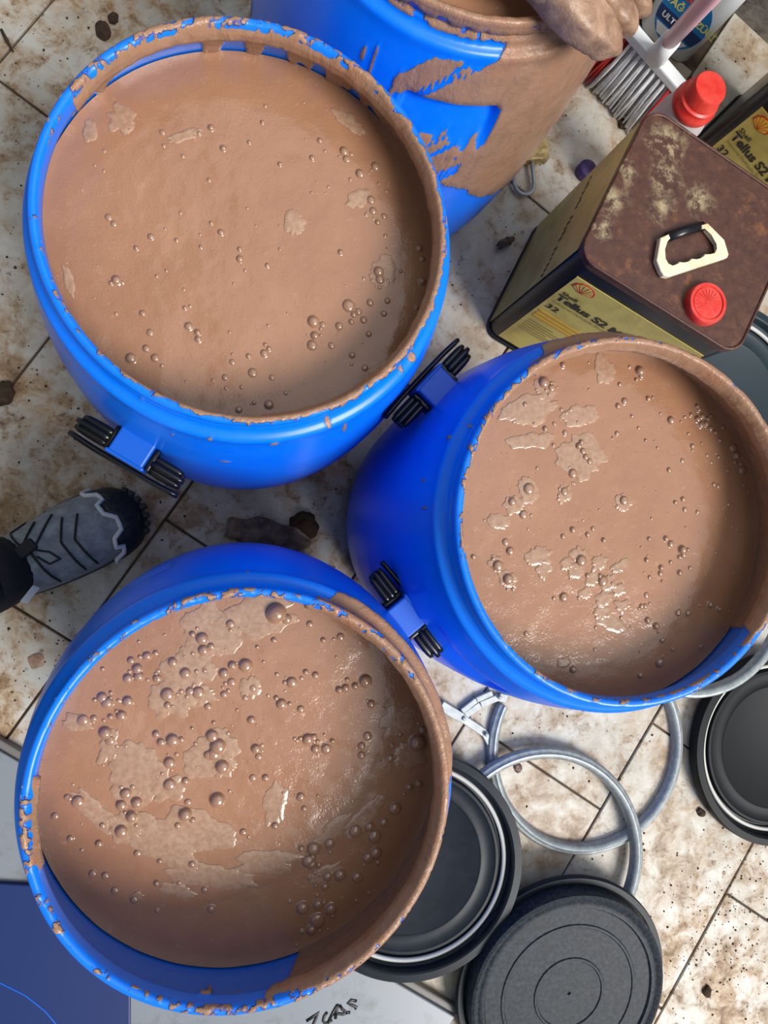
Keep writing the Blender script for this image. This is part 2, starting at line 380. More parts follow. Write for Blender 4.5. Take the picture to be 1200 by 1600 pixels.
def drum_mask(i, th, r, z, rg):
    dep = H_D - z; px = 360.0
    nz = fbm((th + 180) / 3.0, dep / .010, i * 31, 120); nb = fbm((th + 180) / 9.0, dep / .035, i * 57 + 5, 40)
    hi = fbm((th + 180) / 1.2, dep / .012, i * 13 + 9, 300)
    m = np.zeros_like(th)
    I, L, O = rg >= 2, rg == 1, rg == 0
    lipx = np.clip((r - .1622) / .0081, 0, 1)
    nl = .55 * fbm((th + 180) / 4.5, lipx * 1.6 + z * 90, i * 19 + 2, 80, 5) + .45 * fbm((th + 180) / 1.3, lipx * 3 + 4, i * 23 + 6, 277, 3)
    if i == 1:
        D = keyed(th, [(-180, -.02), (-98, -.02), (-85, .010), (-75, .04), (-60, .09), (18, .09), (34, .07), (50, .050), (62, .036), (72, .026), (80, .020), (90, .027), (104, .026), (125, .026), (146, .022), (151, -.02)])
        dr = keyed(th, [(-180, 0), (0, 0), (15, .06), (60, .05), (80, .045), (148, .04), (154, 0)])
        vi = .5 + (D + drips(th, 3, 3.0, 3.2) * dr * 1.7 - dep) / .008 + (nz - .5) * .5
        hole = keyed(th, [(-180, 0), (12, 0), (26, 1), (55, 1.3), (76, .6), (82, .0)]) * np.clip((vnoise((th + 180) / 3.2 + dep * 60, dep / .024, 91, 112.5) - .56) * 7, 0, 1)
        vi -= hole * 1.0
        band = keyed(th, [(-180, 0), (76, 0), (80, .5), (84, 0), (86, 0), (88, .0), (180, 0)]); vi -= band * 2
        vl = keyed(th, [(-180, .12), (-150, .22), (-110, .30), (-95, .50), (-85, .72), (-50, .74), (10, .66), (35, .52), (60, .42), (100, .42), (140, .47), (158, .36), (166, .1)]) + (nl - .5) * 1.4 - (lipx - .45) * keyed(th, [(-180, .2), (-90, .9), (30, .8), (60, .1), (140, .0)])
        vo = (.30 + (nz - .5) * .5) * keyed(th, [(-180, 0), (80, .3), (100, 1), (160, 1), (170, 0)]) * (dep < .012)
        spots = [(-83, .034, 1.5, .004), (-100, .030, .8, .003), (-62, .045, .8, .013), (-67, .025, .9, .005), (-40, .022, 1.0, .006), (-35, .025, 1.6, .003), (-20, .016, 1.8, .002), (-96, .09, 2.0, .004), (-110, .045, .7, .003), (-4, .015, 1.6, .003), (-143, .06, .9, .003), (-120, .02, .9, .003)]
    elif i == 2:
        D = keyed(th, [(-180, -.02), (-92, -.02), (-44, -.02), (-38, .02), (-36, .10), (96, .10), (112, .05), (122, .02), (132, -.02)])
        vi = .5 + (D - dep) / .006 + (nz - .5) * .5
        vi -= 1.2 * np.clip((vnoise((th + 180) / 4.5, dep / .016, 77, 80) - .66) * 8, 0, 1) * keyed(th, [(20, 0), (34, 1), (66, 1), (78, 0), (-180, 0)])
        vl = keyed(th, [(-180, .34), (-150, .26), (-100, .20), (-60, .36), (-42, .34), (-34, .55), (-20, .80), (92, .84), (108, .62), (125, .56), (150, .50), (168, .44)]) + (nl - .5) * 1.5 - (lipx - .5) * .45
        O_d = keyed(th, [(-180, -.03), (-40, -.03), (-20, .004), (0, .015), (60, .02), (95, .035), (112, .032), (124, .012), (130, -.03)])
        vo = .5 + (O_d - dep) / .02 + (nz - .5) * .8
        spots = [(155, .034, 1.0, .006), (168, .06, .5, .004), (176, .05, .7, .004), (150, .022, .9, .003)]
    elif i == 3:
        D = keyed(th, [(-180, .040), (-171, .05), (-166, .045), (-163, -.02), (-112, -.02), (-106, -.02), (-103, -.02), (-86, -.02), (-82, .016), (-78, .035), (-74, .09), (-70, .14), (52, .14), (66, .03), (82, -.02), (168, -.02), (174, .05)])
        vi = .5 + (D + drips(th, 8, 5, 4) * .03 * keyed(th, [(-180, 0), (-95, 0), (-88, 1), (60, 1), (70, 0)]) - dep) / .006 + (nz - .5) * .4
        d1 = np.clip(1 - np.abs(((th + 101.5) / 2.6)), 0, 1); d2 = np.clip(1 - np.abs((th + 99.6) / .9), 0, 1); 
        vi = np.maximum(vi, np.where((dep > .012) & (dep < .034), d1 * 1.5 + (nz - .5) * .6, 0))
        vi = np.maximum(vi, np.where((dep > .02) & (dep < .05), d2 * 1.4, 0))
        vi = np.maximum(vi, np.where(np.abs(dep - .026) < .0022, np.clip(1 - np.abs(th + 95) / 8, 0, 1) * 1.2, 0))
        vl = keyed(th, [(-180, .40), (-165, .36), (-130, .30), (-100, .32), (-80, .44), (-55, .70), (0, .74), (55, .68), (72, .44), (95, .46), (115, .36), (135, .26), (160, .32)]) + (nl - .5) * 1.5 - (lipx - .5) * .1
        O_d = keyed(th, [(-180, -.03), (-40, -.02), (-20, .014), (0, .028), (20, .04), (40, .034), (56, .034), (64, .030), (70, .018), (76, -.03)])
        vo = .5 + (O_d - dep) / .010 + (nb - .5) * 1.2 + (hi - .5) * .5
        spots = [(90, .030, .8, .002), (178, .010, 2.4, .005), (148, .008, 1.2, .003), (-178, .012, 2.0, .004), (-150, .010, .8, .004), (-128, .010, .7, .004)]
    else:
        vi = .9 + (nz - .5) * .5; vl = .74 + (nz - .5) * .8
        st = fbm((th + dep * 260) / 2.0, dep / .07, 44)
        full = np.minimum(.9, .5 + (th + 80) / 7.0) + (nb - .5) * 1.4 - np.clip((st - .60) * 9, 0, .9) * np.clip((-58 - th) / 15, 0, 1)
        full = np.where(th > 120, .2, full)
        low = .5 + (keyed(th, [(-180, .30), (-110, .205), (-90, .215), (-75, .245), (-60, .30), (-30, .37), (20, .37)]) - dep) / .02 + (nz - .5) * .9
        patch = np.minimum(.85, np.minimum(.5 + (th + 111) / 3.0, .5 + (dep - keyed(th, [(-112, .08), (-104, .045), (-96, .035), (-88, .045), (-84, .03), (-70, .012)])) / .012)) - np.clip((st - .585) * 9, 0, .95) * (th < -78) + (nz - .5) * .9
        lowp = np.minimum(.85, np.minimum(.5 + (th + 116) / 3, .5 + (dep - .128) / .012)) - np.clip((st - .52) * 9, 0, .95) * (th < -80)
        vo = np.where(dep < .12, np.maximum(patch, full), np.maximum(lowp, full + .0))
        vo = np.where((th > -110) & (th < -75.5) & (dep > .092) & (dep < .160 - .034 * drips(th, 61, 2.5, 1)), 0, vo)
        vo = np.minimum(vo, low); vo = np.where(dep < .022, np.maximum(vo, .56 + (nz - .5) * .9), vo)
        spots = [(-122, .075, .8, .010), (-118.5, .075, .5, .022)]
    m[I] = vi[I]; m[L] = vl[L]; m[O] = vo[O]
    for (a, d, w, hgt) in spots:
        q = 1.15 - np.sqrt(((th - a) / w / 1.3) ** 2 + ((dep - d) / hgt / 1.3) ** 2) + (nz - .5) * .5
        m = np.where(O & (q > m), q, m)
    return np.clip(m, 0, 1)
def bump_ledge(th, z, ang, zt=.422):
    out = 0 * z
    for a0 in (ang, ang + 180):
        d = (th - a0 + 180) % 360 - 180
        wv = np.clip((16.5 - np.abs(d)) / 2.5, 0, 1); wv = wv * wv * (3 - 2 * wv)
        q = np.clip((zt - z) / .066, 0, 1)
        ins = np.where(z < zt, (1 - q) ** 1.2, np.clip(1 - (z - zt) / .006, 0, 1))
        out = out + wv * ins * .012
    return out
def make_drum(i, label, recess_ang):
    root = empty('plastic_drum', label, 'drum', (*DR[i], 0), 0, 'blue open topped drums')
    th, r = np.meshgrid(TH, PR); _, z = np.meshgrid(TH, PZ); rg = np.repeat(reg[:, None], NT_, 1)
    mk = drum_mask(i, th.ravel(), r.ravel(), z.ravel(), rg.ravel()).reshape(th.shape)
    if i == 4: mk = np.where((rg == 0) & (z < .05), 0, mk)
    r = r - np.where(rg != 1, bump_ledge(th, z, recess_ang, .396 if i == 3 else .422) * np.where(rg == 0, 1, np.where(z < (.415 if i == 3 else .45), 1.25, 0)), 0)
    cov = np.clip((mk - .42) / .16, 0, 1); bumpy = .5 + fbm((th + 180) / 4, z / .012, 5 + i, 90)
    amt = cov * bumpy * np.where(rg == 1, .0012, np.where(rg == 2, .0024, .0013)) * np.where(rg >= 3, 0, 1)
    if i == 4: amt = amt * np.where(rg == 1, 2.5, 1.3)
    r = r + np.where(rg == 0, amt, np.where(rg == 2, -amt, 0)); z = z + np.where(rg == 1, amt, 0)
    t = np.radians(th); V = np.stack([r * np.cos(t), r * np.sin(t), z], -1).reshape(-1, 3)
    n, m = len(PR), NT_
    idx = np.arange(n * m).reshape(n, m); A = idx[:-1]; B = idx[1:]
    Q = np.stack([A, np.roll(A, -1, 1), np.roll(B, -1, 1), B], -1).reshape(-1, 4)
    me = bpy.data.meshes.new('drum_body'); me.vertices.add(len(V)); me.vertices.foreach_set('co', V.ravel())
    me.loops.add(Q.size); me.loops.foreach_set('vertex_index', Q.ravel()); me.polygons.add(len(Q))
    me.polygons.foreach_set('loop_start', np.arange(0, Q.size, 4)); me.update(calc_edges=True)
    at_ = me.attributes.new('mud', 'FLOAT', 'POINT'); at_.data.foreach_set('value', mk.ravel())
    smooth(me); link('body', me, M_DRUM, root)
    return root
def make_handle(root, ang, z=.385, r=.1955):
    a = math.radians(ang); n = Vector((math.cos(a), math.sin(a), 0)); t = Vector((-math.sin(a), math.cos(a), 0))
    R = Matrix((t, n, Vector((0, 0, 1)))).transposed()
    M = R.to_4x4(); M.translation = n * r + Vector((0, 0, z))
    bm = bmesh.new(); bx(bm, .036, .030, .030, (0, .011, 0), None, .002); bx(bm, .040, .004, .034, (0, .0245, -.001), None, .0015)
    bm.transform(M); link('handle_bracket', mesh_of(bm), M_BLUE, root)
    bm = bmesh.new()
    pts = [Vector((x, .030 - .10 * max(0, abs(x) - .035) ** 1.0 * .6, -.004 - .10 * x * x)) for x in np.linspace(-.058, .058, 15)]
    tube(bm, pts, .0030, 8, flat=2.4); bm.transform(M); h = link('handle', mesh_of(bm, sm=True), M_BLACK, root)
    for s in (-1, 1):
        bm = bmesh.new()
        for q, (yy, zz, L) in enumerate(((.0085, .004, .031), (.0145, .006, .035), (.0205, .003, .034))):
            p = [Vector((s * x, yy, zz - .16 * (x - .02) ** 1.0 * .3)) for x in np.linspace(.022, .022 + L, 7)]
            tube(bm, p, [.0036, .0041, .0042, .0042, .0040, .0036, .0024], 8)
        bx(bm, .032, .014, .010, (s * .039, .0145, -.003), None, .002)
        bx(bm, .005, .024, .018, (s * .0215, .012, -.001), None, .0015)
        bm.transform(M); link('grip', mesh_of(bm, sm=True), M_BLACK, h)
d1 = make_drum(1, 'blue plastic drum of brown slurry in upper left, black handle facing the shoe', 149)
d2 = make_drum(2, 'blue plastic drum of brown slurry at right, in front of the rusty oil tin', -133)
d3 = make_drum(3, 'blue plastic drum of brown slurry at bottom left, lowest filled of the drums', 127)
d4 = make_drum(4, 'clay-smeared blue plastic drum at top, under the muddy glove', -92)
make_handle(d1, -121); make_handle(d2, 137); make_handle(d3, 38, .375)

# ------------------------------------------------------------------ slurry surfaces with bubbles and foam
def bubble_mesh(sq, seg=12):
    bm = bmesh.new()
    pr = [(1.35, -.06), (1.18, .03), (1.04, .10), (1.0, .22)] + [(math.cos(a), .22 + sq * math.sin(a)) for a in np.radians([18, 36, 54, 72])] + [(0, .22 + sq)]
    lathe(bm, pr, seg); me = mesh_of(bm, sm=True); me.materials.append(M_BUB); return me
BUB = [bubble_mesh(.62), bubble_mesh(.75), bubble_mesh(.5)]
def make_slurry(i, depth, label, big, foam, nrand, dens, seed, rr=(1.2, 3.4)):
    z0 = H_D - depth; R = wall_r(z0) - .0016; cx, cy = DR[i]
    nr, na = 70, 220
    bm = bmesh.new(); rings = []
    for a in range(1, nr + 1):
        ra = R * a / nr
        t = np.arange(na) * 2 * math.pi / na
        x, y = ra * np.cos(t), ra * np.sin(t)
        hgt = (fbm(x * 26 + 50, y * 26 + 50, seed) - .5) * .0022 + (fbm(x * 110 + 50, y * 110 + 50, seed + 3) - .5) * .0007 + .0022 * max(0, (a / nr - .94) / .06) ** 2
        rings.append([bm.verts.new((x[k], y[k], hgt[k])) for k in range(na)])
    c = bm.verts.new((0, 0, 0))
    for k in range(na): bm.faces.new((c, rings[0][k], rings[0][(k + 1) % na]))
    for A, B in zip(rings, rings[1:]):
        for k in range(na): bm.faces.new((A[k], B[k], B[(k + 1) % na], A[(k + 1) % na]))
    o = link('clay_slurry', mesh_of(bm, sm=True), M_MUD, None, (cx, cy, z0)); tag(o, label, 'slurry', 'brown clay slurry in the drums')
    rng = random.Random(seed); cnt = 0
    def put(x, y, r):
        nonlocal cnt
        if math.hypot(x, y) > R - r * 1.3 or cnt >= 298: return
        b = link('bubble', rng.choice(BUB), None, o); b.location = (x, y, -.0002); b.scale = (r, r, r * rng.uniform(.85, 1.1)); cnt += 1
    sc = (CAM_H - z0) / F_PX
    for px, py, r in big:
        p = at(px, py, z0); put(p.x - cx, p.y - cy, r * sc * .92)
        for _ in range(rng.choice((0, 1, 2)) if r > 6 else 0):
            a = rng.uniform(0, 6.28); q = r * sc * rng.uniform(1.2, 1.9); put(p.x - cx + q * math.cos(a), p.y - cy + q * math.sin(a), r * sc * rng.uniform(.25, .5))
    k = 0
    while k < nrand:
        px, py, s = rng.choice(dens); p = at(px + rng.gauss(0, s), py + rng.gauss(0, s), z0)
        put(p.x - cx, p.y - cy, rng.uniform(*rr) ** 1.0 * sc * (1 if rng.random() < .75 else 1.5)); k += 1
    bm = bmesh.new()
    for _ in range(420 if i < 4 else 40):
        a, q = rng.uniform(0, 6.28), R * math.sqrt(rng.random()) * .98; r = rng.uniform(.55, 1.15) * sc; x, y = q * math.cos(a), q * math.sin(a)
        zb = (float(fbm(np.array([x * 26 + 50]), np.array([y * 26 + 50]), seed)[0]) - .5) * .0022
        R1 = [bm.verts.new((x + r * math.cos(k * 1.047), y + r * math.sin(k * 1.047), zb - .0002)) for k in range(6)]
        R2 = [bm.verts.new((x + .7 * r * math.cos(k * 1.047), y + .7 * r * math.sin(k * 1.047), zb + .55 * r)) for k in range(6)]; tp = bm.verts.new((x, y, zb + .75 * r))
        for k in range(6): bm.faces.new((R1[k], R1[(k + 1) % 6], R2[(k + 1) % 6], R2[k])); bm.faces.new((R2[k], R2[(k + 1) % 6], tp))
    tag(link('tiny_bubbles', mesh_of(bm, sm=True), M_BUB, o), kind='stuff')
    for px, py, rx, ry, ang in foam:
        p = at(px, py, z0); bm = bmesh.new(); n = 84; sd = rng.randrange(999); ca, sa = math.cos(math.radians(ang)), math.sin(math.radians(ang))
        loops = []
        for f, hz in ((1.0, -.0002), (.985, .0004), (.95, .0006), (.5, .0005)):
            L = []
            for q in range(n):
                t = 2 * math.pi * q / n; w = .35 + 1.25 * float(fbm(np.array([q * 12 / n]), np.array([.3]), sd, 12, 4)[0])
                x, y = rx * sc * w * math.cos(t) * f, ry * sc * w * math.sin(t) * f
                X, Y = p.x - cx + x * ca - y * sa, p.y - cy + x * sa + y * ca
                rad = math.hypot(X, Y); k2 = min(1, (R - .002) / rad) if rad > 0 else 1
                L.append(bm.verts.new((X * k2, Y * k2, hz + (float(fbm(np.array([X * k2 * 26 + 50]), np.array([Y * k2 * 26 + 50]), seed)[0]) - .5) * .0022)))
            loops.append(L)
        for A, B in zip(loops, loops[1:]):
            for q in range(n): bm.faces.new((A[q], A[(q + 1) % n], B[(q + 1) % n], B[q]))
        bm.faces.new(loops[-1])
        link('foam_patch', mesh_of(bm, sm=True), M_FOAM, o)
    return o
B1 = [(538,237,8),(542,249,7),(587,261,8),(563,272,8),(580,313,8),(583,330,7),(600,338,5),(590,348,5),(572,336,4),(592,425,9),(594,437,8),(545,478,11),(560,487,6),(578,473,6),(568,500,6),(490,503,10),(488,540,9),(492,525,7),(530,510,7),(549,503,5),(576,522,5),(182,438,7),(170,340,6),(178,350,5),(236,370,5),(205,560,8),(243,560,7),(229,545,6),(235,520,6),(330,200,5),(349,232,5),(500,220,5),(488,247,5),(375,405,6),(395,583,8),(425,590,5),(420,632,7),(309,520,5),(310,530,5),(363,566,5),(413,552,6),(518,540,6),(570,575,6),(550,555,6),(655,388,6),(660,440,6),(660,405,5),(254,207,5),(163,236,4),(311,208,4),(256,228,4),(373,640,5),(295,510,6),(223,490,5),(352,590,5),(378,605,4),(420,545,4),(605,470,5),(600,490,5)]
F1 = [(285,212,30,9,25),(108,440,6,22,15),(560,310,14,26,-60),(600,425,22,26,0),(545,190,26,12,-30),(460,345,16,22,0),(190,190,20,24,40),(140,205,10,16,0)]
D1 = [(560,300,60),(560,480,60),(380,420,130),(300,540,90),(430,560,90),(230,380,90),(480,260,90),(420,210,90),(620,400,40)]
B2 = [(850,598,10),(862,606,7),(895,740,9),(904,697,6),(911,705,6),(915,714,6),(921,721,6),(908,691,5),(826,764,11),(882,768,8),(800,784,8),(790,847,7),(797,861,8),(778,884,10),(794,905,10),(818,804,8),(942,908,10),(881,933,8),(908,876,11),(975,782,9),(1000,580,9),(1002,588,6),(1013,623,5),(976,627,6),(820,632,5),(877,640,4),(885,645,4),(892,640,4),(852,670,5),(883,676,5),(866,662,4),(1048,657,8),(1080,648,4),(1090,655,6),(1098,650,5),(1104,662,6),(1110,670,6),(1096,664,6),(1117,676,5),(1124,688,5),(1145,700,9),(1150,712,8),(1160,735,9),(1168,748,8),(1092,640,5),(1130,668,5),(1105,711,4),(1122,714,4),(1067,780,5),(1070,796,5),(1048,850,6),(1066,859,8),(1068,867,6),(1010,875,5),(1033,887,5),(1032,896,5),(1062,895,5),(1015,902,4),(1010,930,6),(1002,947,5),(1008,947,5),(1060,957,6),(1075,958,6),(1110,945,6),(1124,952,5),(1012,969,6),(1025,978,6),(1035,1000,5),(1030,1035,9),(895,1046,7),(1000,1055,6),(895,828,6),(918,835,5),(926,826,5),(943,844,5),(880,838,5),(1090,800,4),(1115,757,5),(1122,760,5),(1055,785,4),(930,1015,4),(822,990,5),(740,870,4),(865,935,4),(1095,1010,4)]
F2 = [(830,640,60,26,25),(905,650,32,18,15),(910,715,46,36,-25),(830,690,40,16,10),(905,866,15,13,0),(937,880,17,13,20),(900,893,15,13,0),(926,906,14,12,40),(950,911,16,13,0),(915,927,14,12,0),(944,936,17,13,30),(966,921,13,11,0),(972,947,15,12,0),(940,957,15,11,0),(884,880,12,11,0),(968,884,20,9,25),(960,975,30,14,-20),(826,768,19,22,0),(882,772,14,18,-30),(803,790,19,15,10),(850,605,22,16,20),(775,880,12,14,0),(840,870,26,18,0),(850,890,14,14,0),(975,785,17,17,0),(945,580,20,30,20),(780,815,17,14,0),(795,905,18,16,0),(880,1035,14,9,0),]
D2 = [(1110,680,28),(1150,740,20),(1060,800,90),(1060,880,80),(1020,700,80),(920,880,50),(960,900,40),(1100,930,50),(860,780,70),(1000,620,60)]
B3 = [(432,958,17),(448,967,9),(384,1040,11),(456,1066,9),(571,1064,10),(652,1160,14),(316,998,10),(318,1016,9),(330,1010,6),(246,1060,7),(270,1035,8),(290,1052,9),(262,1085,11),(310,1082,10),(297,1080,7),(215,1045,8),(217,1057,8),(200,1060,7),(160,1090,8),(168,1098,9),(200,1096,8),(130,1125,9),(190,1118,8),(165,1145,10),(172,1157,8),(270,1157,10),(252,1160,6),(332,1150,10),(341,1166,13),(334,1178,10),(348,1198,11),(265,1192,9),(265,1226,10),(340,1250,12),(290,1272,11),(197,1240,9),(214,1254,9),(206,1276,9),(190,1258,8),(122,1252,10),(190,1299,10),(155,1318,6),(215,1333,6),(165,1368,6),(145,1365,6),(180,1391,6),(210,1405,6),(245,1380,5),(481,1155,9),(493,1170,7),(510,1170,8),(400,1170,8),(404,1182,6),(490,1325,11),(515,1317,9),(555,1298,11),(577,1291,8),(585,1306,11),(617,1263,10),(482,1345,10),(487,1350,8),(512,1369,8),(531,1366,10),(558,1371,9),(473,1418,10),(497,1413,8),(517,1420,9),(496,1438,12),(487,1452,8),(575,1340,9),(587,1332,10),(508,1385,6),(600,1285,7),(490,1152,6),(350,1052,8),(363,1040,7),(362,1066,7),(505,1000,5),(532,995,7),(428,1000,5),(360,975,7),(484,975,6),(540,1075,6),(530,1078,6),(440,1100,9),(470,1108,6),(395,1075,6),(383,1090,5),(574,1150,8),(565,1165,7),(393,1125,7),(493,1055,6),(478,1050,5),(580,1100,7),(350,1085,6),(325,1104,6),(230,1025,7),(205,1032,6),(110,1310,5),(86,1275,6),(565,1180,7),(610,1185,7),(470,1245,7),(430,1290,6),(380,1300,6),(395,1215,6),(415,1215,6),(290,1220,6),(640,1230,6),(655,1225,6),(320,1390,5),(300,1350,6),(330,1420,6),(160,1290,5),(250,1345,5)]
F3 = [(395,965,60,28,10),(330,985,42,40,0),(300,1050,40,34,40),(270,1095,34,26,0),(310,1085,30,18,0),(390,1075,16,18,-40),(330,1175,40,30,20),(348,1195,20,20,0),(215,1210,46,40,60),(150,1270,40,14,-50),(250,1320,60,22,-35),(340,1370,66,22,-12),(420,1345,56,22,0),(300,1300,60,34,-20),(200,1290,34,26,0),(120,1130,20,14,0),(170,1165,26,14,70),(570,1275,40,16,40),(520,1300,36,14,35),(510,1365,30,12,20),(620,1130,30,24,50),(640,1180,28,24,0),(560,1080,0.1,0.1,0),(215,1400,10,8,0),(275,1390,26,10,-20),(265,1230,26,22,0),(430,1255,20,30,0)]
F3 = [f for f in F3 if f[2] > 1]
D3 = [(300,1050,60),(230,1100,60),(190,1200,60),(260,1250,70),(330,1180,50),(410,1020,70),(500,1100,80),(450,1200,80),(560,1290,60),(500,1400,40),(350,1300,80),(620,1160,30),(200,1370,70),(400,1100,90),(570,1050,40)]
make_slurry(1, .062, 'brown clay slurry in the upper left drum, smooth with a few bubbles', B1, F1, 90, D1, 21)
make_slurry(2, .060, 'brown clay slurry in the right hand drum, cracked foam patch near the middle', B2, F2, 120, D2, 22)
make_slurry(3, .098, 'brown clay slurry in the bottom left drum, crowded with bubbles and foam', B3, F3, 130, D3, 23)
make_slurry(4, .022, 'streaky clay slurry filling the top drum to its brim', [], [], 12, [(740, 5, 60)], 24)

# ------------------------------------------------------------------ grey drum lids
def lid_part(root, prof, name, m, n=110, close=False):
    bm = bmesh.new(); lathe(bm, prof, n, close=close); return link(name, mesh_of(bm, sm=True), m, root)
def edge_split(o, ang=35):
    md = o.modifiers.new('split', 'EDGE_SPLIT'); md.split_angle = math.radians(ang)
def open_lid(label, c, tilt=(0, 0), m=M_LID, s=1.0):
    root = empty('drum_lid', label, 'lid', c, 0, 'grey drum lids'); root.rotation_euler = (tilt[0], tilt[1], 0); root.scale = (s, s, s)
    o = lid_part(root, [(.150, .006), (.158, .004), (.170, .004), (.1725, .010), (.1725, .026), (.1715, .029), (.160, .030), (.1575, .0285), (.1565, .014), (.150, .012)], 'rim', m, close=True); edge_split(o)
    o = lid_part(root, [(.1566, .010), (.145, .008), (.141, .008), (.139, .010)], 'channel', M_LIDD); edge_split(o)
    bm = bmesh.new(); tube(bm, [(.1475 * math.cos(t), .1475 * math.sin(t), .0125) for t in np.linspace(0, 2 * math.pi, 120)], .0036, 8, cap=False); link('gasket', mesh_of(bm, sm=True), M_GASKET, root)
    o = lid_part(root, [(.1395, .004), (.1395, .0135), (.138, .015), (.134, .0152), (.132, .0138), (.112, .0132), (.110, .0142), (.108, .0132), (.0, .0128)], 'panel', m); edge_split(o)
    return root
def plug_lid(label, c, tilt=(0, 0)):
    root = empty('drum_lid', label, 'lid', c, 0, 'grey drum lids'); root.rotation_euler = (tilt[0], tilt[1], 0)
    o = lid_part(root, [(.162, .0), (.174, .0), (.177, .003), (.177, .009), (.175, .012), (.1665, .0115), (.1655, .006), (.162, .005)], 'rim', M_LID, close=True); edge_split(o)
    o = lid_part(root, [(.1655, .006), (.1635, .0055), (.1625, .007), (.162, .012)], 'channel', M_LIDD); edge_split(o)
    o = lid_part(root, [(.163, .004), (.1625, .030), (.161, .0345), (.157, .036), (.153, .0345), (.150, .033), (.147, .0345), (.141, .0345), (.1385, .031), (.1135, .031), (.112, .0328), (.1085, .0328), (.107, .031), (.0595, .031), (.058, .0328), (.055, .0328), (.0535, .031), (.003, .0305), (.002, .028), (0, .028)], 'plug', M_LIDW); edge_split(o)
    return root
open_lid('grey drum lid with pale gasket, half hidden under the front left drum', (.2676, -.5058, .020), (.0, -.075))
plug_lid('scuffed grey drum lid lying plug side up at the bottom edge', (.5155, -.7185, .026), (.10, .0))
open_lid('black drum lid at the right edge below the right hand drum', (.931, -.3775, .001), (0, 0), M_LIDK, .965)
lc = at(1131, 626, .02)
open_lid('slate grey drum lid behind the right drum, beside the rusty oil tin', (lc.x, lc.y, .001), (0, 0), M_LIDT)

# ------------------------------------------------------------------ galvanised clamp rings
CS = [(-.010, .000), (-.0085, .010), (-.005, .0148), (.000, .0155), (.003, .0120), (.0055, .0120), (.008, .0105), (.0095, .006), (.009, .000)]
def ring(label, c, r, a0, a1, tilt=(0, 0)):
    root = empty('clamp_ring', label, 'clamp ring', c, 0, 'galvanised drum clamp rings'); root.rotation_euler = (tilt[0], tilt[1], 0)
    bm = bmesh.new(); lathe(bm, [(r + x - .008, z) for x, z in CS], 120, math.radians(a0), math.radians(a1), close=True)
    o = link('hoop', mesh_of(bm, sm=True), M_STEEL, root); edge_split(o, 50); return root
RA = ring('open clamp ring with its lever latch sprung, beneath the other ring', (.577, -.3575, 0), .1755, 153, 470)
ring('plain clamp ring lying across the open one, ends under two lids', (.485, -.528, .0162), .179, -34, 130)
cC = Vector((.765, -.1005, .0315))
ring('clamp ring half hidden under the right drum, overlapping the black lid', cC, .178, -178, 178, (0.02, 0.0))
def flatbar(bm, p, q, w, h, lift=0):
    p, q = Vector(p), Vector(q); d = q - p; a = math.atan2(d.y, d.x)
    bx(bm, d.length, w, h, (p + q) / 2 + Vector((0, 0, h / 2 + lift)), Matrix.Rotation(a, 3, 'Z'), .0012)
off = Vector((.577, -.3575, 0))
def A_(x, y): return at(x, y, .01) - off - Vector((0, 0, .01))
bm = bmesh.new()
for u, v, w, h in (((689, 1102), (722, 1122), .016, .012), ((722, 1122), (758, 1146), .013, .009), ((757, 1145), (767, 1163), .011, .009)):
    flatbar(bm, A_(*u), A_(*v), w, h)
lev = link('lever', mesh_of(bm), M_STEEL2, RA)
bm = bmesh.new()
for u, v, w, h in (((722, 1112), (745, 1094), .009, .010), ((745, 1094), (770, 1083), .009, .010), ((728, 1119), (752, 1102), .011, .008), ((752, 1102), (781, 1090), .011, .008), ((781, 1090), (794, 1093), .014, .008)):
    flatbar(bm, A_(*u), A_(*v), w, h)
link('latch_arm', mesh_of(bm), M_STEEL2, RA)
for u in ((724, 1122), (759, 1147), (780, 1089)):
    bm = bmesh.new(); lathe(bm, [(.0035, .0), (.0033, .002), (.002, .0032), (0, .0035)], 12); r_ = link('rivet', mesh_of(bm, sm=True), M_STEEL2, RA); r_.location = A_(*u) + Vector((0, 0, .0115))

# ------------------------------------------------------------------ square oil tins
def pecten(M, parent, s, red=True):
    def fan(k, rad, zz, ys=1.0):
        pts = [(-.22, -.62), (.22, -.62)]
        nl = 7
        for j in range(nl):
            a0 = math.radians(-18 + 216 * j / nl); a1 = math.radians(-18 + 216 * (j + 1) / nl)
            for f in (0, .25, .5, .75):
                a = a0 + (a1 - a0) * f; q = rad * (1 + .07 * math.sin(math.pi * f)); pts.append((q * math.cos(a), q * math.sin(a) * .95 + .02))
        return [(x * k, y * k) for x, y in pts]
    bm = bmesh.new(); prism(bm, fan(s, 1.0, 0), 0, .0004); bm.transform(M); e = link('shell_emblem', mesh_of(bm), M_LOGOR, parent)
    bm = bmesh.new(); prism(bm, [(x, y - .01 * s) for x, y in fan(s * .84, 1.0, 0)], .0004, .0007); bm.transform(M); link('emblem_face', mesh_of(bm), M_LOGOY if red else M_LAB, e)
    bm = bmesh.new()
    for j in range(1, 7):
        a = math.radians(-18 + 216 * j / 7); p = Vector((0.06 * s * math.cos(a), -.5 * s, 0)); q = Vector((.8 * s * math.cos(a), .8 * s * math.sin(a), 0))
        d = q - p; bx(bm, d.length, .045 * s, .0003, (p + q) / 2 + Vector((0, 0, .00085)), Matrix.Rotation(math.atan2(d.y, d.x), 3, 'Z'))
    bm.transform(M); link('emblem_rib', mesh_of(bm), M_LOGOR, e)
def put_text(body, size, M, x, y, m, parent, spacing=1.0, bold=0.0, name='lettering', z=.0006):
    me = text_mesh(body, size, spacing, bold); me.transform(M @ Matrix.Translation((x, y, z))); link(name, me, m, parent)
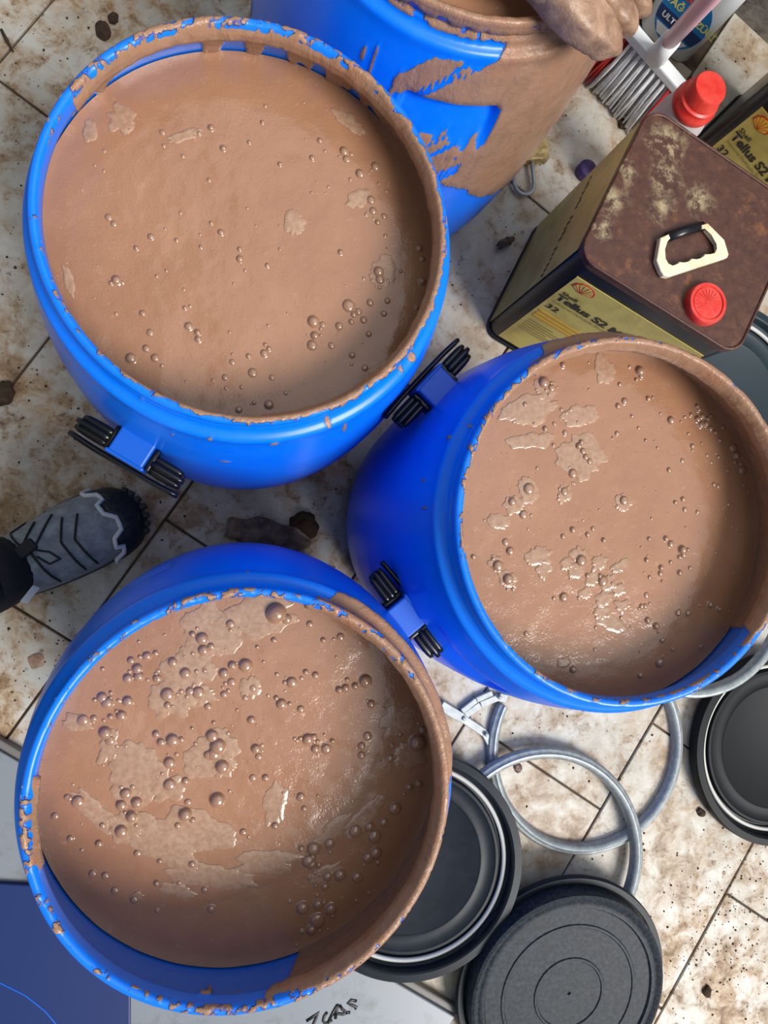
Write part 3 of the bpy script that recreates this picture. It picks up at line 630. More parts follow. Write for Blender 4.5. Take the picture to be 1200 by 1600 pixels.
def oil_tin(label, corner, fdir, W, D, ZT, top_mat, full):
    ZL = ZT - .040
    # corner: front-left foot; fdir: along the front face; body local frame x along front, y to the back
    f = Vector((math.cos(fdir), math.sin(fdir), 0)); b = Vector((-f.y, f.x, 0))
    c = Vector((corner[0], corner[1], 0)) + f * W / 2 + b * D / 2
    root = empty('oil_tin', label, 'oil tin', c, fdir, 'black and yellow oil tins')
    bm = bmesh.new(); prism(bm, rrect(W - .004, D - .004, .022), .0, ZT - .002)
    o = link('body', mesh_of(bm, sm=True), M_TIN, root); edge_split(o)
    bm = bmesh.new(); prism(bm, rrect(W, D, .024), ZT - .012, ZT, .0015); 
    o = link('top_plate', mesh_of(bm), top_mat, root)
    bm = bmesh.new()
    rr = rrect(W - .002, D - .002, .024); tube(bm, [(x, y, ZT) for x, y in rr + rr[:1]], .0022, 6, cap=False); link('top_seam', mesh_of(bm, sm=True), top_mat, root)
    bm = bmesh.new(); rr = rrect(W - .001, D - .001, .024); tube(bm, [(x, y, .004) for x, y in rr + rr[:1]], .003, 6, cap=False); link('bottom_seam', mesh_of(bm, sm=True), M_TIN, root)
    # front label: local plane at y = -D/2
    fl = bmesh.new(); x0, x1, z0, z1 = (-W / 2 + .022, W / 2 - .020, .018, ZT - .040)
    prism(fl, [(x0, z0), (x1, z0), (x1, z1), (x0, z1)], 0, .0009)
    M = frame((0, -D / 2 + .0018, 0), (1, 0, 0), (0, 0, 1)); fl.transform(M); lab = link('front_label', mesh_of(fl), M_LAB, root); lab['label'] = 'yellow label'
    ML = frame((x0, -D / 2 + .0008, 0), (1, 0, 0), (0, 0, 1))
    ML2 = ML @ Matrix.Translation((.021, z1 - .020, 0)); pecten(ML2, lab, .0155, full is False)
    y = z1 - .030
    put_text('Shell', .0125, ML, .006, y - .024, M_INK, lab, 1.02, .0002)
    put_text('Tellus S2 M', .0235, ML, .005, y - .043, M_INK, lab, .96, .0007)
    put_text('Industrial Hydraulic Fluid', .0085, ML, .007, y - .054, M_INKF, lab)
    put_text('32', .019, ML, .006, y - .076, M_INK, lab, 1.1, .0005)
    bm = bmesh.new()
    for k, (yy, hh) in enumerate(((y - .098, .006), (y - .109, .006), (y - .119, .006))):
        prism(bm, [(.006, yy), (x1 - x0 - .004, yy), (x1 - x0 - .004, yy + hh), (.006, yy + hh)], .0, .0004)
    bm.transform(ML @ Matrix.Translation((0, 0, .0001))); link('orange_band', mesh_of(bm), M_LABO, lab)
    bm = bmesh.new()
    for k in range(6):
        yy = y - .135 - k * .008; prism(bm, [(.008, yy), (.05 + .016 * (k % 3), yy), (.05 + .016 * (k % 3), yy + .0022), (.008, yy + .0022)], 0, .0003)
    bm.transform(ML @ Matrix.Translation((0, 0, .0001))); link('small_print', mesh_of(bm), M_INKF, lab)
    bm = bmesh.new(); xr = x1 - x0
    prism(bm, [(xr, z1 - .004), (xr, z1 - .055), (xr - .05, z1 - .045), (xr - .02, z1 - .02)], 0, .0004); bm.transform(ML @ Matrix.Translation((0, 0, .0001))); link('orange_swoosh', mesh_of(bm), M_LOGOY, lab)
    # left side label: plane x = -W/2
    bm = bmesh.new(); prism(bm, [(-D / 2 + .018, .010), (D / 2 - .012, .010), (D / 2 - .012, ZT - .018), (-D / 2 + .018, ZT - .018)], 0, .0009)
    M = frame((-W / 2 + .0018, 0, 0), (0, -1, 0), (0, 0, 1)); 
    bmesh.ops.transform(bm, matrix=Matrix.Diagonal((-1, 1, 1, 1)), verts=bm.verts); bm.transform(M)
    if full: s_ = link('side_label', mesh_of(bm), M_LAB, root)
    else: bm.free()
    if full:
        bm = bmesh.new(); rg = random.Random(4)
        for k in range(20):
            x = -.078 + .0085 * k; yy = .205 + rg.uniform(-.002, .002); h = rg.uniform(.005, .010)
            if k in (7, 13): continue
            bx(bm, .0045, h, .0004, (x, yy, .0003), Matrix.Rotation(rg.uniform(-.4, .4), 3, 'Z'))
        bm.transform(frame((-W / 2 + .0009, 0, 0), (0, -1, 0), (0, 0, 1))); link('smudged_print', mesh_of(bm), M_INK, s_)
    return root, c, f, b
tA, tB = Vector((.394, .332)), Vector((.610, .2215)); tdir = math.atan2(tB.y - tA.y, tB.x - tA.x); ZT = .33
tin, tc, tf, tb = oil_tin('oil tin with rusty brown top, cream handle and red cap', (.3985, .3295), tdir, .242, .219, ZT, M_RUST, True)
Rt = Matrix.Rotation(-tdir, 4, 'Z')
def on_top(px, py, z=ZT):
    q = Rt @ (at(px, py, z) - Vector((tc.x, tc.y, 0))); return Vector((q.x, q.y, z))
hp_out = [(1036, 366), (1046, 367), (1046, 374)]
outer = [(1031, 372), (1044, 366), (1047, 373), (1040, 377), (1038, 390), (1037, 405), (1042, 414), (1050, 418), (1056, 416), (1061, 409), (1067, 413), (1074, 412), (1080, 404), (1087, 408), (1095, 406), (1101, 397), (1109, 400), (1117, 398), (1121, 390), (1120, 381), (1110, 367), (1102, 357), (1096, 358), (1095, 352), (1105, 349), (1131, 375), (1138, 398), (1136, 403), (1044, 433), (1036, 431), (1031, 423), (1025, 407)]
bm = bmesh.new(); pts = [on_top(x, y, ZT + .008) for x, y in outer]
if sum(a.x * b.y - b.x * a.y for a, b in zip(pts, pts[1:] + pts[:1])) < 0: pts = pts[::-1]
prism(bm, [(p.x, p.y) for p in pts], ZT + .002, ZT + .0095, .0016)
link('handle', mesh_of(bm), M_CREAM, tin)['label'] = 'cream plastic finger handle'
bm = bmesh.new(); tube(bm, [on_top(1042, 371, ZT + .004), on_top(1070, 361, ZT + .006), on_top(1099, 353, ZT + .004)], .006, 8, flat=.7); link('handle_strap', mesh_of(bm, sm=True), M_TIN, tin)
cc = on_top(1105, 474, ZT + .008)
bm = bmesh.new(); lathe(bm, [(.0262, 0), (.0262, .008), (.0248, .0105), (.0210, .0108), (.0205, .0090), (.0198, .0090), (.0193, .0100), (0, .0105)], 48)
cp = link('cap', mesh_of(bm, sm=True), M_RED, tin); edge_split(cp); cp.location = (cc.x, cc.y, ZT); cp['label'] = 'round red screw cap'
bm = bmesh.new()
for k in range(15):
    a = math.radians(-50 + 250 * k / 14) + .6; bx(bm, .014, .0006, .0005, (.0095 * math.cos(a), .0095 * math.sin(a), .0105), Matrix.Rotation(a, 3, 'Z'))
e_ = link('cap_rib', mesh_of(bm), M_RED, cp)
c2 = Vector((.741, .642)); d2_ = Vector((.926, .458)) - c2
oil_tin('second oil tin at right edge, partly behind the rusty topped one', (c2.x, c2.y), math.atan2(d2_.y, d2_.x), .242, .219, .25, M_TIN, False)

# ------------------------------------------------------------------ broom, bottles, padlock, glove
bA, bB = at(953, 10, .118), at(1071, 147, .118); bd = (bB - bA); bl = bd.length; bdir = bd.normalized(); bc = (bA + bB) / 2
bn = Vector((-bdir.y, bdir.x, 0))
broom = empty('broom', 'white broom with pink pole and red-edged bristles beside the top drum', 'broom', (bc.x, bc.y, 0), math.atan2(bdir.y, bdir.x))
bm = bmesh.new(); bx(bm, bl, .022, .016, (0, 0, .118), None, .003); link('head', mesh_of(bm), M_WHITE, broom)
for row in range(3):
    for k in range(15):
        f = (k + .5 * (row == 1)) / 14.5; x = (f - .5) * (bl - .010); spread = 1.16
        red = k < 5 or k > 12
        bm = bmesh.new(); yy = (row - 1) * .0075
        for q in range(4):
            dx, dy = RNG.uniform(-.003, .003), RNG.uniform(-.002, .002)
            L = RNG.uniform(.0, .010)
            tube(bm, [(x + dx * .3, yy + dy * .3, .111), (x * 1.05 + dx, yy * 1.4 + dy, .06), (x * spread + dx * 2.2, yy * 2.4 + dy * 2.5 - .004, .002 + L)], [.0024, .0027, .0018], 5)
        link('bristle_tuft', mesh_of(bm, sm=True), M_BRISTR if red else M_BRIST, broom)
Rb = Matrix.Rotation(-math.atan2(bdir.y, bdir.x), 4, 'Z')
def BL(p): return Rb @ (p - Vector((bc.x, bc.y, 0)))
s0, s1 = at(1026, 88, .126), at(1048, 63, .185); pole_top = at(1126, -22, .40); pd = (pole_top - s1)
bm = bmesh.new(); tube(bm, [BL(s0), BL(s0 + (s1 - s0) * .6), BL(s1)], [.017, .0155, .0150], 20); link('socket', mesh_of(bm, sm=True), M_WHITE, broom)
bm = bmesh.new(); tube(bm, [BL(s1 - pd.normalized() * .01), BL(s1 + pd * .5), BL(s1 + pd * 3.0)], .0118, 18); link('pole', mesh_of(bm, sm=True), M_PINK, broom)['label'] = 'pink pole'

def rot_to(o, ang): o.rotation_euler = (0, 0, ang)
# white degreaser bottle with blue label
bp = at(1078, 84, 0.0) + Vector((-.042, .030, 0)); bang = math.radians(-36)
bot = empty('cleaner_bottle', 'white bottle with round blue cleaner label behind the broom', 'bottle', bp, bang)
bm = bmesh.new()
secs = [(.0, .104, .062, .02), (.004, .110, .068, .024), (.10, .112, .070, .024), (.17, .112, .070, .026), (.205, .098, .064, .028), (.235, .060, .050, .024), (.255, .034, .034, .016), (.28, .030, .030, .0149)]
rs = [[bm.verts.new((x, y, z)) for x, y in rrect(w, d, min(r, w / 2 - .0001, d / 2 - .0001), 5)] for z, w, d, r in secs]
for A, B in zip(rs, rs[1:]):
    for k in range(len(A)): bm.faces.new((A[k], A[(k + 1) % len(A)], B[(k + 1) % len(A)], B[k]))
bm.faces.new(rs[0][::-1]); bm.faces.new(rs[-1])
o = link('body', mesh_of(bm, sm=True), M_BOTW, bot); edge_split(o, 50)
bm = bmesh.new(); lathe(bm, [(.018, .275), (.018, .300), (.014, .305), (0, .305)], 24); link('cap', mesh_of(bm, sm=True), M_WHITE, bot)
MB = frame((0, -.0353, .070), (1, 0, 0), (0, 0, 1))
bm = bmesh.new(); prism(bm, [(.046 * math.cos(t), .056 * math.sin(t)) for t in np.linspace(0, 2 * math.pi, 40, endpoint=False)], 0, .0006); bm.transform(MB); bl_ = link('label', mesh_of(bm), M_BLUEL, bot)
bm = bmesh.new(); prism(bm, [(-.046, -.002), (.046, -.002), (.040, -.026), (-.040, -.026)], .0006, .0009); bm.transform(MB); link('label_band', mesh_of(bm), M_NAVY, bl_)
bm = bmesh.new(); prism(bm, [(-.034, -.030), (.034, -.030), (.022, -.048), (-.022, -.048)], .0006, .0009); bm.transform(MB); link('label_picture', mesh_of(bm), M_BOTW, bl_)
put_text('Mutti', .016, MB, -.032, .030, M_LOGOR, bl_, 1, .0004, z=.0010)
put_text('YAĞ ÇÖZÜCİ', .0175, MB, -.044, .008, M_YTXT, bl_, .93, .0005, z=.0010)
put_text('ULTRA', .015, MB, -.034, -.018, M_WTXT, bl_, 1, .0004, z=.0012)
# clear bottle with red cap
cb = at(985, 232, 0.0) + Vector((.030, .03, 0))
ctop = at(1087, 160, .235)
cb = Vector((ctop.x + .004, ctop.y - .006, 0)) 
clr = empty('spray_bottle', 'clear plastic bottle with tall red cap behind the rusty tin', 'bottle', cb)
ax = Vector((-.004, .006, .235)).normalized(); 
Mt = Vector((0, 0, 1)).rotation_difference(Vector((-.004, .006, .235))).to_matrix().to_4x4()
bm = bmesh.new(); lathe(bm, [(0, .002), (.032, .002), (.035, .006), (.0355, .10), (.0375, .16), (.036, .205), (.029, .232), (.0265, .236)], 40); bm.transform(Mt); link('body', mesh_of(bm, sm=True), M_CLEAR, clr)
bm = bmesh.new(); lathe(bm, [(.026, .226), (.0315, .226), (.0325, .229), (.0325, .236), (.0300, .239), (.0295, .246), (.0265, .248), (.0260, .250), (.0245, .266), (.0225, .269), (0, .2695)], 40); bm.transform(Mt); o = link('cap', mesh_of(bm, sm=True), M_RED, clr); edge_split(o, 40); o['label'] = 'stepped red cap'
# padlock
pk = at(832, 231, .012); pa = math.radians(8)
lock = empty('padlock', 'grimy yellow padlock with open steel shackle beside the top drum', 'padlock', (pk.x, pk.y, 0), pa)
bm = bmesh.new(); bx(bm, .050, .046, .020, (0, 0, .010), None, .003)
bmesh.ops.subdivide_edges(bm, edges=[e for e in bm.edges if e.calc_length() > .012], cuts=5, use_grid_fill=True)
for v in bm.verts: v.co += Vector((RNG.uniform(-1, 1), RNG.uniform(-1, 1), RNG.uniform(-.6, .6))) * .0012
link('body', mesh_of(bm), M_BRASS, lock)
bm = bmesh.new(); tube(bm, [(-.004, -.02, .011), (-.004, -.045, .010)] + [(-.022 + .018 * math.cos(t), -.056 + .020 * math.sin(t), .009) for t in np.linspace(0, -math.pi, 14)] + [(-.040, -.046, .009)], .0034, 10); link('shackle', mesh_of(bm, sm=True), M_STEEL2, lock)
# purple cap
pp = at(912, 268, .012); bm = bmesh.new(); lathe(bm, [(.016, 0), (.016, .016), (.013, .019), (0, .019)], 24); o = link('bottle_cap', mesh_of(bm, sm=True), M_PURP, None, (pp.x + .006, pp.y + .004, .0)); tag(o, 'small purple cap on the floor behind the rusty tin', 'cap')
# glove: boxy clay-caked fingers lofted into one mesh
def loft(bm, pts, n=28, pw=.5):
    rings = []; C_ = [Vector(p[0]) for p in pts]
    for i, (c, hw, hh) in enumerate(pts):
        t = (C_[min(i + 1, len(C_) - 1)] - C_[max(i - 1, 0)]).normalized(); sd = t.cross(Vector((0, 0, 1))).normalized(); up = sd.cross(t)
        f = lambda q: math.copysign(abs(q) ** pw, q)
        rings.append([bm.verts.new(C_[i] + sd * hw * f(math.cos(2 * math.pi * k / n)) + up * hh * f(math.sin(2 * math.pi * k / n))) for k in range(n)])
    for A, B in zip(rings, rings[1:]):
        for k in range(n): bm.faces.new((A[k], A[(k + 1) % n], B[(k + 1) % n], B[k]))
    bm.faces.new(rings[0][::-1]); bm.faces.new(rings[-1])
def dense3(pts, m=7):
    out = []
    for a, b in zip(pts, pts[1:]):
        for i in range(m): f = i / m; out.append((a[0].lerp(b[0], f), a[1] + (b[1] - a[1]) * f, a[2] + (b[2] - a[2]) * f))
    return out + [pts[-1]]
gz = .540
bm = bmesh.new()
loft(bm, dense3([(at(800, -230, gz + .012), .040, .018), (at(840, -150, gz + .015), .058, .020), (at(884, -90, gz + .012), .060, .019), (at(912, -50, gz + .008), .050, .013)]))
loft(bm, dense3([(at(842, -60, gz + .006), .023, .018), (at(880, -14, gz + .006), .0235, .0185), (at(911, 24, gz + .002), .0225, .0175), (at(936, 52, gz - .006), .0175, .0155), (at(952, 70, gz - .014), .0120, .0125), (at(960, 79, gz - .019), .006, .007)]))
loft(bm, dense3([(at(908, -50, gz + .008), .0150, .016), (at(945, -8, gz + .006), .0140, .0155), (at(966, 22, gz - .003), .0120, .0140), (at(979, 43, gz - .014), .0085, .011), (at(984, 53, gz - .020), .004, .006)]))
loft(bm, dense3([(at(950, -60, gz + .004), .0125, .014), (at(984, -16, gz + .001), .0110, .013), (at(998, 7, gz - .009), .0080, .011), (at(1004, 20, gz - .018), .004, .006)]))
glove = link('work_glove', mesh_of(bm, sm=True), M_GLOVE)
tag(glove, 'clay-coated work glove with thick fingers draped over the top drum rim', 'glove')
tex = bpy.data.textures.new('clay_lumps', 'CLOUDS'); tex.noise_scale = .02
dm = glove.modifiers.new('lumps', 'DISPLACE'); dm.texture = tex; dm.strength = .006; dm.mid_level = .5

# ------------------------------------------------------------------ person: shoe and trouser leg at the left edge
def shoe_leg(root, toe, ang):
    M = Matrix.Translation(toe) @ Matrix.Rotation(ang, 4, 'Z')
    # sections along x (0 = toe tip, negative = heel): x, half width, top z, centre offset
    secs = [(-.002, .012, .030, .0), (-.010, .030, .044, .0), (-.028, .044, .058, .001), (-.055, .051, .068, .002), (-.090, .053, .078, .002), (-.125, .051, .090, .001), (-.16, .047, .106, 0), (-.195, .042, .122, 0), (-.23, .040, .130, 0), (-.265, .038, .130, 0), (-.290, .030, .115, 0), (-.300, .014, .09, 0)]
    def upper(secs, zb=.018, infl=0.0, nseg=18):
        bm = bmesh.new(); rs = []
        for x, w, h, c in secs:
            rs.append([bm.verts.new((x, c + (w + infl) * math.copysign(abs(math.cos(t)) ** .75, math.cos(t)), zb + (h - zb + infl) * max(0, math.sin(t)) ** .8)) for t in np.linspace(0, math.pi, nseg)])
        for A, B in zip(rs, rs[1:]):
            for k in range(nseg - 1): bm.faces.new((A[k], B[k], B[k + 1], A[k + 1]))
        for r_ in rs:
            pass
        bm.faces.new(rs[0]); bm.faces.new(rs[-1][::-1]); return bm
    def dn(secs, n=3):
        out = []
        for a, b in zip(secs, secs[1:]):
            for i in range(n): out.append(tuple(a[j] + (b[j] - a[j]) * i / n for j in range(4)))
        return out + [secs[-1]]
    def top_z(x, y):
        w = np.interp(-x, [-s[0] for s in secs], [s[1] for s in secs]); h = np.interp(-x, [-s[0] for s in secs], [s[2] for s in secs])
        q = min(.999, abs(y) / w); ct = q ** (1 / .75); return .018 + (h - .018) * (math.sqrt(1 - ct * ct)) ** .8
    bm = upper(dn(secs))
    for v in bm.verts:
        w = float(fbm(np.array([v.co.x * 34 + v.co.y * 20 + 9]), np.array([v.co.y * 34 + 7]), 12)[0]) - .5; v.co.z += w * .010 * (1 if v.co.z > .03 else 0)
    bm.transform(M); up = link('shoe_upper', mesh_of(bm, sm=True), M_SHOE, root); up['label'] = 'grey fabric trail shoe'
    # sole
    bm = bmesh.new(); L = [(x, c + w * 1.03) for x, w, h, c in dn(secs)] ; Rr = [(x, c - w * 1.03) for x, w, h, c in dn(secs)][::-1]
    prism(bm, (L + Rr)[::-1] , 0.0, .021); bm.transform(M); link('sole', mesh_of(bm), M_SHOEB, root)
    # black rubber toe cap with lugs, edged by a pale zigzag
    ds = dn(secs, 5)
    bm = bmesh.new(); rs = []; zz = []
    ns = 25; ts = np.linspace(0, math.pi, ns)
    def P(x, t, infl):
        w = np.interp(-x, [-s[0] for s in secs], [s[1] for s in secs]); h = np.interp(-x, [-s[0] for s in secs], [s[2] for s in secs])
        return ((x, (w + infl) * math.copysign(abs(math.cos(t)) ** .75, math.cos(t)), .014 + (h - .014 + infl) * math.sin(t) ** .8))
    edge = [(-.030 - .020 * abs(math.cos(t)) ** 2 - (.012 if (k // 3) % 2 else 0)) for k, t in enumerate(ts)]
    cols = [[bm.verts.new(P(-.002 + (e + .002) * f, t, .0032)) for f in np.linspace(0, 1, 7)] for e, t in zip(edge, ts)]
    for A, B in zip(cols, cols[1:]):
        for k in range(6): bm.faces.new((A[k], A[k + 1], B[k + 1], B[k]))
    bm.transform(M); o = link('toe_cap', mesh_of(bm, sm=True), M_SHOEB, root)
    sm_ = o.modifiers.new('solid', 'SOLIDIFY'); sm_.thickness = .002
    for k in range(7):
        a = -1.05 + k * .35; bm = bmesh.new(); bx(bm, .012, .008, .018, (-.012 + .012 * math.cos(a) - .006 * abs(a) , .036 * math.sin(a), .022 + .004 * math.cos(a)), Matrix.Rotation(a * .8, 3, 'Z'), .0015); bm.transform(M); link('lug', mesh_of(bm), M_SHOEB, o)
    bm = bmesh.new(); pts = [P(e - .004, t, .0036) for e, t in zip(edge, ts)][1:-1]; tube(bm, pts, .0036, 6); bm.transform(M); link('toe_edging', mesh_of(bm, sm=True), M_SHOEW, root)
    # laces
    def lace(pts, r=.0016):
        bm = bmesh.new(); P3 = []
        for a, b in zip(pts, pts[1:]):
            for f in np.linspace(0, 1, 7)[:-1]:
                x, y = a[0] + (b[0] - a[0]) * f, a[1] + (b[1] - a[1]) * f; P3.append((x, y, top_z(x, y) + .003))
        x, y = pts[-1]; P3.append((x, y, top_z(x, y) + .003)); tube(bm, P3, r, 6); bm.transform(M); link('lace', mesh_of(bm, sm=True), M_CORD, root)
    lace([(-.075, .026), (-.092, -.004), (-.085, -.046)]); lace([(-.094, .030), (-.108, 0), (-.102, -.046)])
    lace([(-.105, .040), (-.135, .010), (-.150, .014), (-.128, .040)]); lace([(-.150, .014), (-.125, -.006), (-.118, -.020), (-.132, -.020), (-.140, -.004)], .0013)
    lace([(-.145, .012), (-.138, -.046)]); lace([(-.15, .014), (-.160, .040), (-.142, .046)]); lace([(-.15, .012), (-.175, .030)])
    bm = bmesh.new(); bx(bm, .026, .017, .012, (-.146, .010, top_z(-.146, .010) + .006), Matrix.Rotation(.25, 3, 'Z'), .003); bm.transform(M); link('cord_lock', mesh_of(bm), M_CORD, root)
    # ankle collar, reflective tab, trouser leg
    bm = bmesh.new()
    rs = []
    for z, cx, rx, ry in ((.085, -.232, .062, .049), (.115, -.236, .062, .050), (.145, -.243, .056, .047), (.160, -.246, .050, .043)):
        rs.append([bm.verts.new((cx + rx * math.cos(t), ry * math.sin(t), z - .02 * math.cos(t))) for t in np.linspace(0, 2 * math.pi, 28, endpoint=False)])
    for A, B in zip(rs, rs[1:]):
        for k in range(28): bm.faces.new((A[k], A[(k + 1) % 28], B[(k + 1) % 28], B[k]))
    bm.faces.new(rs[-1]); bm.faces.new(rs[0][::-1]); bm.transform(M @ Matrix.Translation((.026, 0, 0))); col = link('ankle_collar', mesh_of(bm, sm=True), M_TROU, root)
    bm = bmesh.new(); bx(bm, .026, .002, .012, (-.196, -.043, .098), Matrix.Rotation(.45, 3, 'Z') @ Matrix.Rotation(-.6, 3, 'X'), .0005); bm.transform(M @ Matrix.Translation((.026, -.002, 0))); tb_ = link('reflective_tab', mesh_of(bm), M_SHOEW, col)
    bm = bmesh.new(); rs = []
    for z, cx, cy, rx, ry in ((.125, -.262, -.002, .070, .062), (.16, -.266, -.002, .074, .066), (.20, -.275, 0, .078, .068), (.30, -.29, 0, .080, .072), (.42, -.295, 0, .086, .078), (.62, -.28, 0, .098, .090)):
        rs.append([bm.verts.new((cx + rx * math.cos(t) * (1 + .05 * math.sin(5 * t + z * 30)), cy + ry * math.sin(t) * (1 + .04 * math.sin(4 * t + z * 22)), z)) for t in np.linspace(0, 2 * math.pi, 36, endpoint=False)])
    for A, B in zip(rs, rs[1:]):
        for k in range(36): bm.faces.new((A[k], A[(k + 1) % 36], B[(k + 1) % 36], B[k]))
    bm.faces.new(rs[0][::-1]); bm.faces.new(rs[-1]); bm.transform(M @ Matrix.Translation((.014, 0, 0))); link('trouser_leg', mesh_of(bm, sm=True), M_TROU, root)
toe = at(222, 792, .03); toe.z = 0
person = empty('person', 'person at the left edge, only grey trail shoe and black trouser leg visible', 'person', (0, 0, 0))
sang = math.atan2(.46, .89)
shoe_leg(person, toe, sang)

# ------------------------------------------------------------------ white board with marker writing and blue sheet, bottom left
P0, P1 = at(0, 1174, .022), at(716, 1592, .022); pdv = (P1 - P0).normalized(); pn = Vector((pdv.y, -pdv.x, 0))
if pn.y > 0: pn = -pn
Q = [P0 - pdv * .35, P1 - pdv * .006, P1 - pdv * .006 + pn * .7, P0 - pdv * .35 + pn * .7]
pc = sum(Q, Vector()) / 4
brd = empty('white_board', 'glossy white board with black marker writing, below the bottom left drum', 'board', (pc.x, pc.y, 0))
bm = bmesh.new(); pts = [(q.x - pc.x, q.y - pc.y) for q in Q]
if sum(a[0] * b[1] - b[0] * a[1] for a, b in zip(pts, pts[1:] + pts[:1])) < 0: pts = pts[::-1]
prism(bm, pts, .004, .022, .002); link('panel', mesh_of(bm), M_BOARD, brd)
bm = bmesh.new(); e0, e1 = P0 - pdv * .35 - pc, P1 - pdv * .004 - pc
R_ = Matrix.Rotation(math.atan2(pdv.y, pdv.x), 3, 'Z'); mid = (e0 + e1) / 2 - pn * .005
bx(bm, (e1 - e0).length, .012, .016, (mid.x, mid.y, .008), R_, .003); link('edge_shade_strip', mesh_of(bm), M_EDGE_SHADE, brd)  # dark strip standing in for the shaded band along the board's edge
def stroke(pxs):
    bm = bmesh.new(); tube(bm, [at(400 + x / 3.53, 1500 + y / 3.53, .0226) - Vector((pc.x, pc.y, 0)) for x, y in pxs], .0022, 6, flat=.2); link('marker_stroke', mesh_of(bm, sm=True), M_INK, brd)
stroke([(278, 338), (318, 312), (347, 290), (332, 320), (316, 356), (312, 380)])
stroke([(393, 288), (376, 312), (370, 336), (380, 350), (398, 346), (420, 330)])
stroke([(398, 346), (425, 290), (448, 250), (452, 244), (446, 280), (438, 326)]); stroke([(428, 308), (446, 296), (480, 300), (505, 290)])
stroke([(462, 250), (476, 272), (500, 292), (520, 290)]); stroke([(556, 228), (524, 222), (506, 238), (530, 250), (556, 262), (545, 272)])
s0_, s1_, s2_ = at(-60, 1374, .028), at(150, 1392, .028), at(204, 1480, .028)
bq = [at(-160, 1372, .03), at(204, 1392, .03), at(203, 1700, .03), at(-160, 1700, .03)]; bcn = sum(bq, Vector()) / 4
sheet = empty('blue_sheet', 'dark blue plastic sheet on the white board, bottom left corner', 'plastic sheet', (bcn.x, bcn.y, .0225))
bm = bmesh.new(); pts = [(q.x - bcn.x, q.y - bcn.y) for q in bq]
if sum(a[0] * b[1] - b[0] * a[1] for a, b in zip(pts, pts[1:] + pts[:1])) < 0: pts = pts[::-1]
prism(bm, pts, .0, .0075, .002); link('sheet', mesh_of(bm), M_BLUE2, sheet)
bm = bmesh.new(); tube(bm, [at(x, y, .0302) - bcn + Vector((0, 0, .0075 - .0002)) for x, y in ((-20, 1526), (0, 1536), (40, 1556), (70, 1580), (92, 1606), (110, 1640))], .0012, 6, flat=.5); link('raised_bead', mesh_of(bm, sm=True), M_BLUE, sheet)

# ------------------------------------------------------------------ leaf, clods, crumbs
def leaf(name, label, px, py, w, d, ang, seed, cat='leaf', m=M_LEAF):
    p = at(px, py, 0); rg = random.Random(seed); bm = bmesh.new(); n, k = 15, 7; g_ = []
    for i in range(n):
        row = []
        u = i / (n - 1)
        hw = d * (.25 + .75 * math.sin(math.pi * min(1, u * .92 + .08)) ** .7) * (1 + .16 * math.sin(i * 1.1 + seed) + rg.uniform(-.08, .08))
        for j in range(k):
            v_ = j / (k - 1) - .5; zz = .006 + abs(math.sin(i * 1.35 + seed)) * .012 + .010 * (1 - abs(2 * v_)) + rg.uniform(0, .006)
            row.append(bm.verts.new(((u - .5) * w + rg.uniform(-.002, .002), v_ * hw, zz * (1 if .1 < u < .95 else .5))))
        g_.append(row)
    for A, B in zip(g_, g_[1:]):
        for j in range(k - 1): bm.faces.new((A[j], A[j + 1], B[j + 1], B[j]))
    o = link(name, mesh_of(bm, sm=True), m, None, (p.x, p.y, .0)); sb = o.modifiers.new('sub', 'SUBSURF'); sb.levels = sb.render_levels = 2; o.rotation_euler = (0, 0, ang); md = o.modifiers.new('solid', 'SOLIDIFY'); md.thickness = .0012
    tag(o, label, cat); return o
leaf('dry_leaf', 'large crumpled dry brown leaf between the drums', 420, 836, .13, .045, -.2, 2)
leaf('dry_leaf', 'small curled dark leaf left of the rusty oil tin', 786, 384, .030, .014, .5, 5)
def clod(label, px, py, r, seed, name='dirt_clod', flat=.6, m=M_DIRT):
    p = at(px, py, 0); bm = bmesh.new(); bmesh.ops.create_icosphere(bm, subdivisions=3, radius=1); rg = random.Random(seed)
    sx, sy = rg.uniform(.8, 1.3), rg.uniform(.7, 1.0)
    for v in bm.verts:
        q = .75 + .9 * float(fbm(np.array([v.co.x * 1.6 + seed]), np.array([v.co.y * 1.6 + v.co.z]), seed)[0]) + rg.uniform(-.06, .06); v.co = Vector((v.co.x * sx * r * q, v.co.y * sy * r * q, max(-.0, v.co.z * r * flat * q + r * flat * .5)))
    o = link(name, mesh_of(bm), m, None, (p.x, p.y, 0)); o.rotation_euler = (0, 0, rg.uniform(0, 3)); tag(o, label, 'dirt', 'lumps of dirt on the tiles'); return o
clod('dark clod of dirt beside the crumpled leaf, near the right drum', 475, 822, .020, 1)
clod('dark wet lump of earth above the upper left drum', 161, 50, .009, 2)
clod('smaller dark lump just above its larger neighbour, top left', 177, 31, .008, 3)
clod('brown clay blot on the tile within the open clamp ring', 809, 1199, .0075, 4, 'clay_blot', .2, M_RUST)
clod('brown lump near the right edge below the scuffed lid', 1104, 1549, .007, 5)
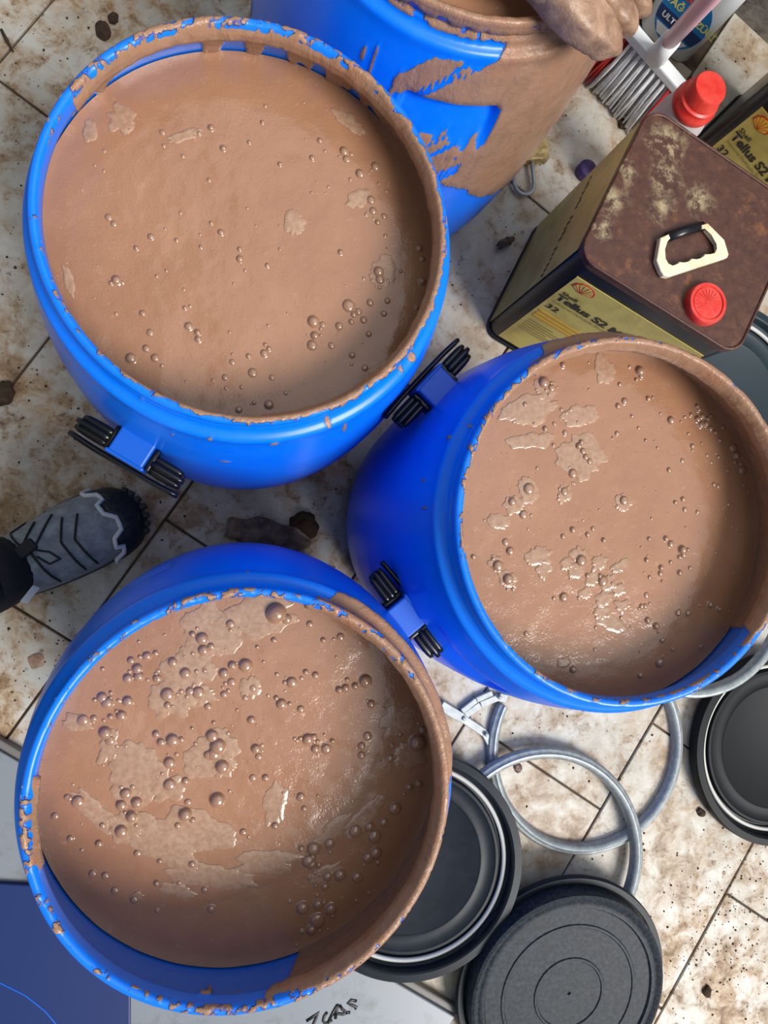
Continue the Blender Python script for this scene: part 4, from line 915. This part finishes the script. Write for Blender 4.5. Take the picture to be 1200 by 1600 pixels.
clod('black scrap on the tile below the black lid', 1095, 1269, .006, 6)
clod('black speck cluster beside the shoe side left edge', 2, 615, .018, 7)
clod('dried orange-brown clay spot left of the bottom drum', 57, 1033, .010, 8, 'clay_blot', .12, M_GLOVE)
clod('grey-brown scrap under the broom bristles', 972, 195, .008, 9)
bm = bmesh.new(); tube(bm, [at(2, 46, .004), at(10, 62, .005), at(21, 81, .004)], [.002, .0026, .0012], 6); o = link('twig', mesh_of(bm, sm=True), M_DIRT); tag(o, 'short dark twig on the floor at top left corner', 'twig')
rg = random.Random(77); verts = []; faces = []
def crumb(x, y, r):
    b = len(verts); a = rg.uniform(0, 6.28)
    for k in range(4): verts.append((x + r * rg.uniform(.5, 1.2) * math.cos(a + k * 1.57), y + r * rg.uniform(.5, 1.2) * math.sin(a + k * 1.57), .0002))
    verts.append((x, y, r * .8)); faces.extend([(b, b + 1, b + 4), (b + 1, b + 2, b + 4), (b + 2, b + 3, b + 4), (b + 3, b, b + 4), (b + 3, b + 2, b + 1, b)])
for cx, cy, s, n in ((60, 150, 110, 150), (90, 500, 110, 140), (150, 690, 110, 120), (50, 1040, 60, 70), (1130, 1480, 80, 260), (1060, 1380, 90, 60), (830, 1250, 150, 110), (800, 420, 60, 60), (900, 150, 60, 40), (1130, 100, 50, 40), (460, 800, 90, 90), (1190, 1400, 60, 160)):
    for _ in range(n):
        p = at(cx + rg.gauss(0, s), cy + rg.gauss(0, s), 0)
        if max(abs((Rt @ (p - Vector((tc.x, tc.y, 0)))).x), abs((Rt @ (p - Vector((tc.x, tc.y, 0)))).y)) < .125: continue
        if any((p.x - a) ** 2 + (p.y - b) ** 2 < .205 ** 2 for a, b in DR.values()): continue
        crumb(p.x, p.y, rg.choice((.0008, .001, .0013, .0013, .0018, .0026)))
me = bpy.data.meshes.new('crumbs'); me.from_pydata(verts, [], faces); o = link('dirt_crumbs', me, M_DIRT)
tag(o, 'dark crumbs of dirt scattered over the stained tiles', 'dirt', kind='stuff')
